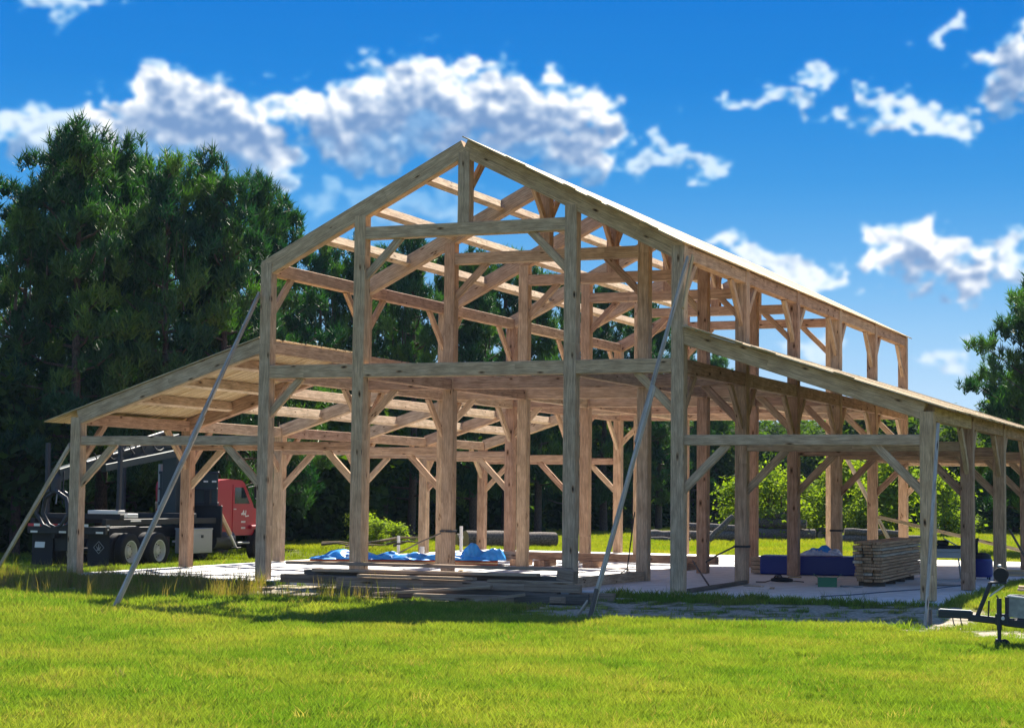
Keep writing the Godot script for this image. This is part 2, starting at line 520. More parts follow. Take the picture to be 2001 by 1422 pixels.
func build_barn() -> void:
	var barn := base("timber_frame_barn", Vector3.ZERO)
	tag(barn, "open timber-frame barn skeleton with gabled nave and two lean-to aisles on concrete slab", "barn")
	var th := atan2(H_RIDGE - H_EAVE, 4.906)
	var tl := atan2(5.32 - 3.713, 4.969)
	for k in 6:
		var z := -k * BAY - W * 0.5
		var pick := func(): return ([M.weathered, M.weathered_b] if k == 0 else [M.fresh, M.fresh_b, M.fresh_c])[rng.randi() % (2 if k == 0 else 3)]
		for i in 6:
			var x: float = XL[i]
			var top: float = lean_y(x) - 0.16 if i in [0, 5] else roof_y(x) - (0.1 if i in [1, 4] else 0.32)
			beam("post", Vector3(x, 0.012, z), Vector3(x, top, z), W, W, pick.call(), barn, Vector3.FORWARD)
		var sx := W * 0.5 - 0.004
		# ties, collar, king post
		var ty := 4.708 - 0.145
		for s in [[1, 2], [2, 3], [3, 4]]:
			beam("tie_beam", Vector3(XL[s[0]] + sx, ty, z), Vector3(XL[s[1]] - sx, ty, z), 0.24, 0.29, pick.call(), barn)
		beam("collar_beam", Vector3(XL[2] + sx, 7.68 - 0.135, z), Vector3(XL[3] - sx, 7.68 - 0.135, z), 0.24, 0.27, pick.call(), barn)
		beam("king_post", Vector3(0, 7.676, z), Vector3(0, H_RIDGE - 0.30, z), W, 0.25, pick.call(), barn, Vector3.FORWARD)
		for s in [-1.0, 1.0]:
			# rafters, top edge on the roof plane
			var off := Vector3(sin(th) * s, cos(th), 0) * 0.18
			beam("rafter", Vector3(s * 4.906, H_EAVE, z) - off, Vector3(s * 0.08, H_RIDGE - 0.04, z) - off, 0.235, 0.36, pick.call(), barn)
			var ol := Vector3(sin(tl) * s, cos(tl), 0) * 0.165
			beam("lean_to_rafter", Vector3(s * 9.73, lean_y(9.73), z) - ol, Vector3(s * 4.88, lean_y(4.88), z) - ol, 0.235, 0.33, pick.call(), barn)
			beam("lean_to_tie", Vector3(s * (9.74 - sx), 3.162 - 0.105, z), Vector3(s * (4.771 + sx), 3.162 - 0.105, z), 0.2, 0.21, pick.call(), barn)
			# knee braces in the plane of the bent
			xbrace(barn, s * (9.74 - sx), -s, 2.95, 0.86, z, pick.call())
			xbrace(barn, s * (4.771 + sx), s, 2.95, 0.86, z, pick.call())
			xbrace(barn, s * (4.771 - sx), -s, 4.418, 0.74, z, pick.call())
			xbrace(barn, s * (2.45 - sx), -s, 7.41, 0.78, z, pick.call())
	for k in 5:
		var za := -k * BAY - W
		var zb := -(k + 1) * BAY
		var pick := func(): return [M.fresh, M.fresh_b, M.fresh_c][rng.randi() % 3]
		for s in [-1.0, 1.0]:
			zbeam(barn, "wall_plate", s * 4.771, 7.0, 0.22, 0.28, za, zb, pick.call(), 0.86)
			zbeam(barn, "wall_girt", s * 4.771, 4.70, 0.22, 0.30, za, zb, pick.call(), 0.86)
			zbeam(barn, "floor_girt", s * 2.45, 4.66, 0.2, 0.26, za, zb, pick.call(), 0.0)
			zbeam(barn, "ledger_beam", s * 4.8, 5.27, 0.16, 0.27, za, zb, pick.call(), 0.0)
			zbeam(barn, "eave_plate", s * 9.74, 3.70, 0.22, 0.27, za, zb, pick.call(), 0.86)
			for f in [0.255, 0.5, 0.755]:
				var x: float = s * 4.906 * (1.0 - f)
				var n := Vector3(sin(th) * s, cos(th), 0)
				var c := Vector3(x, roof_y(x), 0) - n * 0.118
				beam("purlin", c + Vector3(0, 0, za + 0.012), c + Vector3(0, 0, zb - 0.012), 0.15, 0.23, [M.pale, M.pale_b][rng.randi() % 2], barn, n)
				var xl: float = lerpf(9.74, 4.9, f)
				var nl := Vector3(sin(tl) * s, cos(tl), 0)
				var cl := Vector3(xl * s, lean_y(xl), 0) - nl * 0.118
				beam("lean_to_purlin", cl + Vector3(0, 0, za + 0.012), cl + Vector3(0, 0, zb - 0.012), 0.15, 0.23, [M.pale, M.pale_b][rng.randi() % 2], barn, nl)
		zbeam(barn, "ridge_beam", 0.0, H_RIDGE - 0.06, 0.2, 0.26, za, zb, pick.call(), 0.8)
	# board decking: whole east slope, east lean-to, and only the first bay of the west lean-to
	deck(barn, 1.0, true, 0.31, -24.05, 0.30)
	deck(barn, 1.0, false, 0.16, -24.0, 0.30)
	deck(barn, -1.0, false, 0.02, -BAY - 0.15, 0.152)

# a brace in the plane of a bent: from the post face at x towards dir, under a beam whose underside is at top
func xbrace(barn: Node, x: float, dir: float, top: float, leg: float, z: float, m: Material) -> void:
	beam("brace", Vector3(x - dir * 0.05, top - leg - 0.05, z), Vector3(x + dir * (leg + 0.03), top + 0.03, z), 0.1, 0.165, m, barn)

# a beam along the barn between two bents, its top at y, with a knee brace at either end
func zbeam(barn: Node, called: String, x: float, y: float, w: float, h: float, za: float, zb: float, m: Material, leg: float) -> void:
	beam(called, Vector3(x, y - h * 0.5, za + 0.004), Vector3(x, y - h * 0.5, zb - 0.004), w, h, m, barn)
	if leg <= 0.0: return
	var u := y - h
	for e in [[za, -1.0], [zb, 1.0]]:
		beam("brace", Vector3(x, u - leg - 0.05, e[0] - e[1] * 0.05), Vector3(x, u + 0.03, e[0] + e[1] * (leg + 0.03)), 0.1, 0.16, [M.fresh, M.fresh_c][rng.randi() % 2], barn)

# boards laid up the slope from front to rear
func deck(barn: Node, s: float, main: bool, front: float, rear: float, bw: float) -> void:
	var d := Node3D.new()
	d.name = "roof_deck"
	barn.add_child(d, true)
	var lo: float
	var hi: float
	var slope: float
	if main:
		lo = 4.96
		hi = 0.1
		slope = atan2(H_RIDGE - H_EAVE, 4.906)
	else:
		lo = 10.6 if s < 0.0 else 10.15
		hi = 4.91
		slope = atan2(5.32 - 3.713, 4.969)
	var n := Vector3(sin(slope) * s, cos(slope), 0)
	var shapes := []
	var len := (lo - hi) / cos(slope)
	for v in 4:
		var a := Vector3(-len * 0.5, 0, 0)
		shapes.append(beam_mesh(a, -a, bw - 0.008, 0.028, Vector3.UP, 0.002, 0.005))
	var z := front
	var first := true
	while z > rear + bw * 0.5:
		var xm := (lo + hi) * 0.5 * s
		var y := (roof_y(xm) if main else lean_y(xm)) + 0.014 / cos(slope) + 0.006
		var o := put("roof_board", shapes[rng.randi() % 4], [M.pine, M.pine_b][rng.randi() % 2], d, Vector3(xm + (rng.randf_range(-0.03, 0.03) if not main else 0.0), y, z - bw * 0.5))
		o.rotation.z = -slope * s
		o.rotation.x = rng.randf_range(-0.01, 0.01) if not first else 0.0
		first = false
		z -= bw
	if s > 0.0:
		# loose ends of boards standing proud of the gable
		for q in ([[1.35, 0.45, 0.05], [2.55, 0.25, 0.04], [3.1, 0.3, 0.05], [3.75, 0.8, 0.06], [4.3, 0.35, 0.06]] if main else [[5.6, 1.2, 0.05], [6.6, 0.5, 0.04], [8.2, 0.4, 0.05]]):
			var y: float = (roof_y(q[0]) if main else lean_y(q[0])) + 0.045
			var o := put("roof_board", beam_mesh(Vector3(-q[1] * 0.5, 0, 0), Vector3(q[1] * 0.5, 0, 0), 0.14, 0.026), M.pine_b, d, Vector3(q[0], y, front + q[2]))
			o.rotation.z = -slope

# ------------------------------------------------------------------ ground and plants
var gn := FastNoiseLite.new()

func off_slab(x: float, z: float) -> float:
	var dx := maxf(absf(x) - 10.05, 0.0)
	var dz := maxf(maxf(z - 0.2, -24.1 - z), 0.0)
	return sqrt(dx * dx + dz * dz)

func ground_y(x: float, z: float) -> float:
	var d := off_slab(x, z)
	var y := lerpf(-0.06, -0.2, smoothstep(0.0, 2.6, d))
	if d > 0.0: y += gn.get_noise_2d(x * 0.7, z * 0.7) * 0.035 * minf(d, 1.0)
	return y if d > 0.0 else -0.12

# how bare the ground is: 1 sand, 0 turf
func worn(x: float, z: float) -> float:
	var band := 0.0
	if z > -2.0 and z < 8.0:
		var c: float = lerpf(3.7, 2.5, clampf((x - 3.0) / 8.0, 0, 1))
		band = (1.0 - smoothstep(1.7, 2.3, absf(z - c))) * smoothstep(2.6, 3.8, x) * (1.0 - smoothstep(10.6, 11.6, x))
		band = maxf(band, (1.0 - smoothstep(0.3, 0.9, Vector2((x + 4.6) * 0.4, z - 1.3).length())))
		band = maxf(band, 0.85 * (1.0 - smoothstep(0.4, 1.1, Vector2((x + 8.6) * 0.3, z - 2.6).length())))
		band = maxf(band, 1.0 - smoothstep(0.4, 1.4, Vector2((x - 12.4) * 0.45, z - 5.6).length()))
		if x > -4.0 and x < 3.5 and z > 0.2 and z < 2.6: band = 1.0
	elif z <= -24.0 and z > -27.0:
		band = 0.5
	return band

func bare(x: float, z: float) -> float:
	var band := worn(x, z)
	if band < 0.02: return 0.0
	var n := gn.get_noise_2d(x * 1.3 + 50.0, z * 2.2) * 0.7 + gn.get_noise_2d(x * 3.4, z * 5.5 + 20.0) * 0.5
	return clampf(band * 0.62 + n * 1.5, 0, 1)

func build_ground() -> void:
	gn.seed = 3
	gn.frequency = 1.0
	gn.fractal_octaves = 3
	var xs := []
	var zs := []
	for v in [-900.0, -600.0, -400.0, -250.0, -160.0, -110.0, -80.0, -60.0, -45.0, -36.0, -30.0, -25.0, -21.0, -18.0, -16.0]: xs.append(v)
	var x := -14.5
	while x < 16.0:
		xs.append(x)
		x += 0.22
	for v in [17.0, 18.5, 20.0, 23.0, 27.0, 33.0, 42.0, 55.0, 75.0, 110.0, 170.0, 300.0, 600.0, 900.0]: xs.append(v)
	for v in [-1400.0, -900.0, -600.0, -400.0, -280.0, -200.0, -150.0, -120.0, -100.0, -85.0, -72.0, -62.0, -54.0, -47.0, -41.0, -36.0, -32.0, -29.0, -27.0, -26.0, -25.2, -24.6, -24.1, -23.6]: zs.append(v)
	for v in [-18.0, -12.0, -7.0, -4.0, -2.0, -1.0, -0.4, 0.0]: zs.append(v)
	var z := 0.2
	while z < 9.0:
		zs.append(z)
		z += 0.16
	while z < 38.0:
		zs.append(z)
		z += 0.8
	for v in [42.0, 50.0, 70.0, 120.0, 300.0]: zs.append(v)
	var V := PackedVector3Array()
	var K := PackedColorArray()
	var I := PackedInt32Array()
	for b in zs:
		for a in xs:
			V.append(Vector3(a, ground_y(a, b), b))
			var f := bare(a, b)
			var dry := clampf(gn.get_noise_2d(a * 0.25, b * 0.25) + 0.3, 0, 1)
			var turf := Color(0.085, 0.115, 0.02).lerp(Color(0.15, 0.14, 0.04), dry)
			K.append(turf.lerp(Color(0.46, 0.40, 0.31), smoothstep(0.2, 0.5, f)))
	var nx := xs.size()
	for j in zs.size() - 1:
		for i in nx - 1:
			var q := j * nx + i
			I.append_array([q, q + 1, q + nx, q + 1, q + nx + 1, q + nx])
	var arr := []
	arr.resize(Mesh.ARRAY_MAX)
	arr[Mesh.ARRAY_VERTEX] = V
	arr[Mesh.ARRAY_COLOR] = K
	arr[Mesh.ARRAY_INDEX] = I
	var st := SurfaceTool.new()
	var am := ArrayMesh.new()
	am.add_surface_from_arrays(Mesh.PRIMITIVE_TRIANGLES, arr)
	st.create_from(am, 0)
	st.generate_normals()
	var gm := mat(Color.WHITE, 0.95)
	gm.vertex_color_use_as_albedo = true
	gm.albedo_texture = noise_tex(0.03, Color(0.72, 0.72, 0.72), Color(1, 1, 1), 512, 12)
	gm.uv1_triplanar = true
	gm.uv1_world_triplanar = true
	gm.uv1_scale = Vector3(0.7, 0.7, 0.7)
	gm.metallic_specular = 0.2
	put("ground", st.commit(), gm, self).set_meta("kind", "structure")
	var s := box("slab", Vector3(0, -0.15, -11.95), Vector3(20.1, 0.3, 24.3), M.concrete, self, 0.015)
	s.set_meta("kind", "structure")

# a tuft of bent blades
func blade_clump(count: int, hmin: float, hmax: float, spread: float, width: float, sd: int) -> ArrayMesh:
	var r := RandomNumberGenerator.new()
	r.seed = sd
	var st := SurfaceTool.new()
	st.begin(Mesh.PRIMITIVE_TRIANGLES)
	for k in count:
		var an := r.randf() * TAU
		var p := Vector3(cos(an), 0, sin(an)) * sqrt(r.randf()) * spread
		var h := r.randf_range(hmin, hmax)
		var la := r.randf() * TAU
		var lean := Vector3(cos(la), 0, sin(la)) * h * r.randf_range(0.1, 0.7)
		var wa := r.randf() * TAU
		var w := Vector3(cos(wa), 0, sin(wa)) * width * 0.5
		var m := p + lean * 0.35 + Vector3(0, h * 0.6, 0)
		var t := p + lean + Vector3(0, h, 0)
		var n := w.cross(Vector3.UP + lean).normalized()
		for v in [p - w, m - w * 0.8, p + w, p + w, m - w * 0.8, m + w * 0.8, m - w * 0.8, t, m + w * 0.8]:
			st.set_normal(n)
			st.add_vertex(v)
	return st.commit()

func scatter(called: String, mesh: Mesh, material: Material, spots: Array, tones: Array, parent: Node = null) -> MultiMeshInstance3D:
	var mm := MultiMesh.new()
	mm.transform_format = MultiMesh.TRANSFORM_3D
	mm.use_colors = true
	mm.mesh = mesh
	mm.instance_count = spots.size()
	for i in spots.size():
		mm.set_instance_transform(i, spots[i])
		mm.set_instance_color(i, tones[i])
	var o := MultiMeshInstance3D.new()
	o.name = called if parent else numbered(called)
	o.multimesh = mm
	o.material_override = material
	(parent if parent else self).add_child(o, true)
	return o

func leaf_mat(back: Color, rough := 0.6) -> StandardMaterial3D:
	var m := mat(Color.WHITE, rough)
	m.vertex_color_use_as_albedo = true
	m.backlight_enabled = true
	m.backlight = back
	m.cull_mode = BaseMaterial3D.CULL_DISABLED
	m.metallic_specular = 0.35
	return m

func upright(p: Vector3, s: float, sy := 1.0) -> Transform3D:
	return Transform3D(Basis(Vector3.UP, rng.randf() * TAU).scaled(Vector3(s, s * sy, s)), p)

func build_grass() -> void:
	var gm := leaf_mat(Color(1.0, 1.0, 0.5))
	var eye := Vector2(16.2, 35.9)
	var spots := []
	var tones := []
	for pass_ in 2:
		var n := 150000 if pass_ == 0 else 60000
		for k in n:
			var az: float
			var r: float
			az = deg_to_rad(rng.randf_range(-42.0, -4.0))
			# even per square metre, thinner far off
			if pass_ == 0: r = sqrt(rng.randf_range(12.5 * 12.5, 31.0 * 31.0))
			else: r = sqrt(rng.randf_range(30.0 * 30.0, 54.0 * 54.0))
			var x := eye.x + sin(az) * r
			var z := eye.y - cos(az) * r
			if off_slab(x, z) < 0.03 or x < -16.5: continue
			if pass_ == 0 and r > 20.0 and rng.randf() > 20.0 / r: continue
			var b := bare(x, z)
			var wr := worn(x, z)
			if wr > 0.25 and (b > 0.4 or rng.randf() < 0.35): continue
			if wr <= 0.25: wr = maxf(worn(x, z - 0.9), worn(x, z + 0.5)) * 0.35
			if x > -3.9 and x < 3.5 and z > 0.3 and z < 2.5 and rng.randf() < 0.93: continue
			var patch := gn.get_noise_2d(x * 0.35 + 7.0, z * 0.35)
			var fine := gn.get_noise_2d(x * 1.6, z * 1.6 + 33.0)
			var c := Color(0.15, 0.262, 0.042).lerp(Color(0.29, 0.335, 0.085), clampf(0.35 + patch * 0.9 + fine * 0.5, 0, 1))
			c = c * rng.randf_range(0.62, 1.3)
			if rng.randf() < 0.05 + 0.25 * clampf(patch - 0.25, 0, 1): c = Color(0.36, 0.31, 0.15)
			if fine < -0.42 and rng.randf() < 0.6: continue
			var s := rng.randf_range(0.7, 1.25) * (1.0 + 0.35 * fine)
			if r > 30.0: s *= 1.15
			if wr > 0.05: s *= lerpf(1.0, 0.5, minf(wr * 1.6, 1.0))
			spots.append(upright(Vector3(x, ground_y(x, z) - 0.01, z), s))
			tones.append(c)
	tag(scatter("lawn_grass", blade_clump(14, 0.05, 0.135, 0.1, 0.013, 5), gm, spots, tones), "bright yellow-green mown grass of the lawn before the slab", "grass", "", "stuff")
	# broad-leaved weeds and straw among the grass
	var ws := []
	var wt := []
	for k in 1500:
		var az := deg_to_rad(rng.randf_range(-41.0, -4.0))
		var r := sqrt(rng.randf_range(12.5 * 12.5, 31.0 * 31.0))
		var x := eye.x + sin(az) * r
		var z := eye.y - cos(az) * r
		if off_slab(x, z) < 0.3 or worn(x, z) > 0.2 or gn.get_noise_2d(x * 0.5, z * 0.5 + 60.0) < 0.05: continue
		ws.append(upright(Vector3(x, ground_y(x, z), z), rng.randf_range(0.35, 0.8), rng.randf_range(0.5, 0.9)))
		wt.append((Color(0.10, 0.19, 0.03) if rng.randf() < 0.6 else Color(0.38, 0.33, 0.17)) * rng.randf_range(0.8, 1.2))
	tag(scatter("lawn_weeds", blade_clump(12, 0.12, 0.3, 0.12, 0.022, 15), gm, ws, wt), "coarse weeds and straw tufts standing in the lawn", "weeds", "", "stuff")
	# the field behind
	spots = []
	tones = []
	for k in 42000:
		var x := rng.randf_range(-26.0, 22.0)
		var z := -24.4 - pow(rng.randf(), 1.5) * 75.0
		if bare(x, z) > 0.3 and rng.randf() < 0.6: continue
		var patch := gn.get_noise_2d(x * 0.2 + 7.0, z * 0.2)
		var c := Color(0.21, 0.29, 0.035).lerp(Color(0.33, 0.34, 0.07), clampf(0.4 + patch, 0, 1))
		spots.append(upright(Vector3(x, ground_y(x, z) - 0.01, z), rng.randf_range(1.6, 2.6), 0.75))
		tones.append(c * rng.randf_range(0.85, 1.15))
	for k in 5200:
		# along the east side and about the truck
		var x := rng.randf_range(-26.0, -10.1) if k % 2 == 0 else rng.randf_range(10.1, 20.0)
		var z := rng.randf_range(-24.4, 0.0)
		spots.append(upright(Vector3(x, ground_y(x, z) - 0.01, z), rng.randf_range(1.2, 1.9), 0.8))
		tones.append(Color(0.17, 0.23, 0.025) * rng.randf_range(0.8, 1.2))
	tag(scatter("field_grass", blade_clump(14, 0.05, 0.12, 0.13, 0.014, 6), gm, spots, tones), "sunlit grass of the field beyond the slab", "grass", "", "stuff")
	# tall dry weeds along the pad
	spots = []
	tones = []
	for k in 2600:
		var x := rng.randf_range(-12.5, 0.5)
		var z := 1.0 + absf(rng.randfn(0.0, 1.0)) * 1.6
		var cl := gn.get_noise_2d(x * 0.9 + 3.0, z * 0.9)
		if cl < -0.08 + rng.randf() * 0.2: continue
		if x > -3.6 and z < 3.0 and rng.randf() < 0.9: continue
		spots.append(upright(Vector3(x, ground_y(x, z) - 0.01, z), rng.randf_range(0.6, 1.25), rng.randf_range(0.8, 1.3)))
		tones.append((Color(0.30, 0.235, 0.12) if rng.randf() < 0.55 else Color(0.2, 0.22, 0.05)) * rng.randf_range(0.8, 1.2))
	for k in 260:
		var x := rng.randf_range(-10.0, 12.5)
		var z := rng.randf_range(0.25, 0.9)
		if gn.get_noise_2d(x * 0.8, 9.0) < 0.0 or (x > -3.5 and x < 3.2): continue
		spots.append(upright(Vector3(x, ground_y(x, z) - 0.01, z), rng.randf_range(0.4, 0.8)))
		tones.append(Color(0.14, 0.2, 0.03) * rng.randf_range(0.8, 1.2))
	tag(scatter("dry_weeds", blade_clump(13, 0.16, 0.42, 0.12, 0.009, 9), gm, spots, tones), "tall straw-brown weeds along the slab edge", "weeds", "", "stuff")

# ------------------------------------------------------------------ trees
# one triangle list: positions, normals, tones
func needle_tuft(sd: int) -> Array:
	var r := RandomNumberGenerator.new()
	r.seed = sd
	var out := []
	for k in 30:
		var d := Vector3(r.randfn(), r.randf_range(-0.3, 1.3), r.randfn())
		d = (d.normalized() + Vector3(0, 0.75, 0)).normalized()
		var o := Vector3(r.randf_range(-0.05, 0.05), r.randf_range(-0.16, 0.18), r.randf_range(-0.05, 0.05))
		var L := r.randf_range(0.22, 0.36)
		var s := d.cross(Vector3(r.randfn(), r.randfn(), r.randfn())).normalized() * 0.019
		out.append([o - s, o + d * L, o + s, s.cross(d).normalized(), r.randf_range(0.7, 1.3)])
	return out

func leaf_clump(sd: int, count: int, radius: float, size: float) -> Array:
	var r := RandomNumberGenerator.new()
	r.seed = sd
	var out := []
	for k in count:
		var o := Vector3(r.randfn(), r.randfn() * 0.8, r.randfn()) * radius * 0.5
		var n := Vector3(r.randfn() * 0.8, r.randf_range(0.3, 1.5), r.randfn() * 0.8).normalized()
		var a := n.cross(Vector3(r.randfn(), r.randfn(), r.randfn())).normalized() * size * r.randf_range(0.7, 1.3)
		var b := n.cross(a).normalized() * a.length() * 0.6
		var tone := r.randf_range(0.75, 1.25)
		out.append([o - a, o + a, o - b, n, tone])
		out.append([o - a, o + b, o + a, n, tone])
	return out

# foliage pieces laid at many places and joined into one crown
func bake(kinds: Array, spots: Array, tones: Array) -> ArrayMesh:
	var V := PackedVector3Array()
	var N := PackedVector3Array()
	var K := PackedColorArray()
	for i in spots.size():
		var t: Transform3D = spots[i]
		var c: Color = tones[i]
		for q in kinds[i % kinds.size()]:
			V.append(t * (q[0] as Vector3))
			V.append(t * (q[1] as Vector3))
			V.append(t * (q[2] as Vector3))
			var n: Vector3 = (t.basis * (q[3] as Vector3)).normalized()
			var cc := c * float(q[4])
			for j in 3:
				N.append(n)
				K.append(cc)
	var arr := []
	arr.resize(Mesh.ARRAY_MAX)
	arr[Mesh.ARRAY_VERTEX] = V
	arr[Mesh.ARRAY_NORMAL] = N
	arr[Mesh.ARRAY_COLOR] = K
	var m := ArrayMesh.new()
	m.add_surface_from_arrays(Mesh.PRIMITIVE_TRIANGLES, arr)
	return m

var tufts := []
var leaves := []

# (trunk with limbs, crown) of a pine of height 13
func pine_meshes(radius: float, low: float, n: int) -> Array:
	var h := 13.0
	var lean := Vector3(rng.randf_range(-0.25, 0.25), 0, rng.randf_range(-0.25, 0.25))
	var pts := []
	var rad := []
	for k in 7:
		var f := k / 6.0
		pts.append(Vector3(0, f * h * 0.97, 0) + lean * f * f + Vector3(rng.randf_range(-0.05, 0.05), 0, rng.randf_range(-0.05, 0.05)))
		rad.append(lerpf(0.2, 0.02, f))
	var st := SurfaceTool.new()
	st.begin(Mesh.PRIMITIVE_TRIANGLES)
	add_tube(st, pts, rad, 9, false)
	var spots := []
	var tones := []
	for k in n:
		var f := low + (1.0 - low) * pow((k + rng.randf()) / n, 0.9)
		var an := k * 2.4 + rng.randf_range(-0.6, 0.6)
		var prof := sin(clampf((1.0 - f) / (1.0 - low), 0.02, 1.0) * 2.2)
		var L := radius * (0.14 + 0.9 * maxf(prof, 0.0) * lerpf(1.0, 0.62, f)) * rng.randf_range(0.5, 1.25)
		var at := Vector3(0, f * h * 0.97, 0) + lean * f * f
		var dir := Vector3(cos(an), 0, sin(an))
		var rise := lerpf(0.05, 1.0, f)
		var tip := at + dir * L + Vector3(0, L * rise * 0.7, 0)
		var midp := at + dir * L * 0.55 + Vector3(0, L * rise * 0.2, 0)
		add_tube(st, [at, midp, tip], [0.055, 0.035, 0.015], 5, false)
		var hue := rng.randf()
		var subs := 2 + int(L * 1.15)
		for q in subs:
			var g := rng.randf_range(0.35, 1.0) if q > 0 else 1.0
			var c := at.lerp(midp, g * 2.0) if g < 0.5 else midp.lerp(tip, g * 2.0 - 1.0)
			c += Vector3(rng.randfn(), rng.randfn() * 0.5, rng.randfn()) * 0.26
			var own := clampf(hue * 0.7 + rng.randf() * 0.4, 0, 1)
			for j in rng.randi_range(6, 9):
				var p := c + Vector3(rng.randfn(), rng.randfn() * 0.6 + 0.2, rng.randfn()) * 0.19
				var s := rng.randf_range(0.85, 1.3)
				var tilt := Basis(Vector3(rng.randf_range(-1, 1), 0, rng.randf_range(-1, 1)).normalized(), rng.randf_range(0, 0.5))
				spots.append(Transform3D(tilt * Basis(Vector3.UP, rng.randf() * TAU).scaled(Vector3(s, s * 1.1, s)), p))
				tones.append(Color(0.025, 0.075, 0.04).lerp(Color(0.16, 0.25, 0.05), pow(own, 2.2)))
	for k in 15:
		# upright candles of the topmost shoots
		var f := rng.randf()
		var an := rng.randf() * TAU
		var p := Vector3(cos(an) * f * radius * 0.55, h * (1.0 - 0.26 * f) + rng.randf_range(-0.7, 0.35), sin(an) * f * radius * 0.5) + lean
		add_tube(st, [p - Vector3(0, 1.4, 0), p + Vector3(0, 0.3, 0)], [0.03, 0.012], 5, false)
		for j in 5:
			spots.append(upright(p - Vector3(0, 0.25 * j - 0.15, 0), 0.28 + 0.15 * j, 1.7))
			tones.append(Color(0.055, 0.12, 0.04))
	return [st.commit(), bake(tufts, spots, tones)]

# (stem with limbs, crown) of a leafy plant of height 1 before scaling by h
func leafy_meshes(h: float, radius: float, c0: Color, c1: Color, clumps: int, size: float, low: float) -> Array:
	var st := SurfaceTool.new()
	st.begin(Mesh.PRIMITIVE_TRIANGLES)
	add_tube(st, [Vector3.ZERO, Vector3(0.05, h * 0.4, 0.03), Vector3(0.1, h * 0.85, -0.05)], [0.03 * h, 0.02 * h, 0.006 * h], 8, false)
	var spots := []
	var tones := []
	var lobes := []
	for k in 11:
		var f := rng.randf_range(low, 0.95)
		var an := rng.randf() * TAU
		var rr := radius * (0.35 + 0.65 * sin(clampf(f, 0.05, 1) * 2.5)) * rng.randf_range(0.3, 0.85)
		var p := Vector3(cos(an) * rr, f * h, sin(an) * rr)
		lobes.append(p)
		add_tube(st, [Vector3(0, f * h * 0.6, 0), p * Vector3(0.5, 0.85, 0.5), p], [0.014 * h, 0.01 * h, 0.004 * h], 5, false)
	lobes.append(Vector3(0, h * 0.9, 0))
	var hues := []
	for l in lobes: hues.append(rng.randf())
	for k in clumps:
		var li := rng.randi() % lobes.size()
		var l: Vector3 = lobes[li]
		var p := l + Vector3(rng.randfn(), rng.randfn() * 0.75, rng.randfn()) * radius * 0.25
		if p.y < 0.1: p.y = rng.randf_range(0.1, 0.4)
		if p.y > h: p.y = h - rng.randf() * 0.3
		var s := size * rng.randf_range(0.7, 1.3)
		spots.append(Transform3D(Basis(Vector3(rng.randfn(), 0, rng.randfn()).normalized(), rng.randf_range(0.0, 0.6)) * Basis(Vector3.UP, rng.randf() * TAU).scaled(Vector3(s, s, s)), p))
		tones.append(c0.lerp(c1, hues[li] * 0.6 + rng.randf() * 0.4))
	return [st.commit(), bake(leaves, spots, tones)]

func plant(called: String, meshes: Array, foliage: Material, x: float, z: float, scale: Vector3, label: String, category: String, group: String) -> void:
	var t := base(called, Vector3(x, ground_y(x, z) - 0.05, z), rng.randf() * TAU)
	t.scale = scale
	tag(t, label, category, group)
	put("trunk", meshes[0], M.bark, t)
	put("crown", meshes[1], foliage, t)

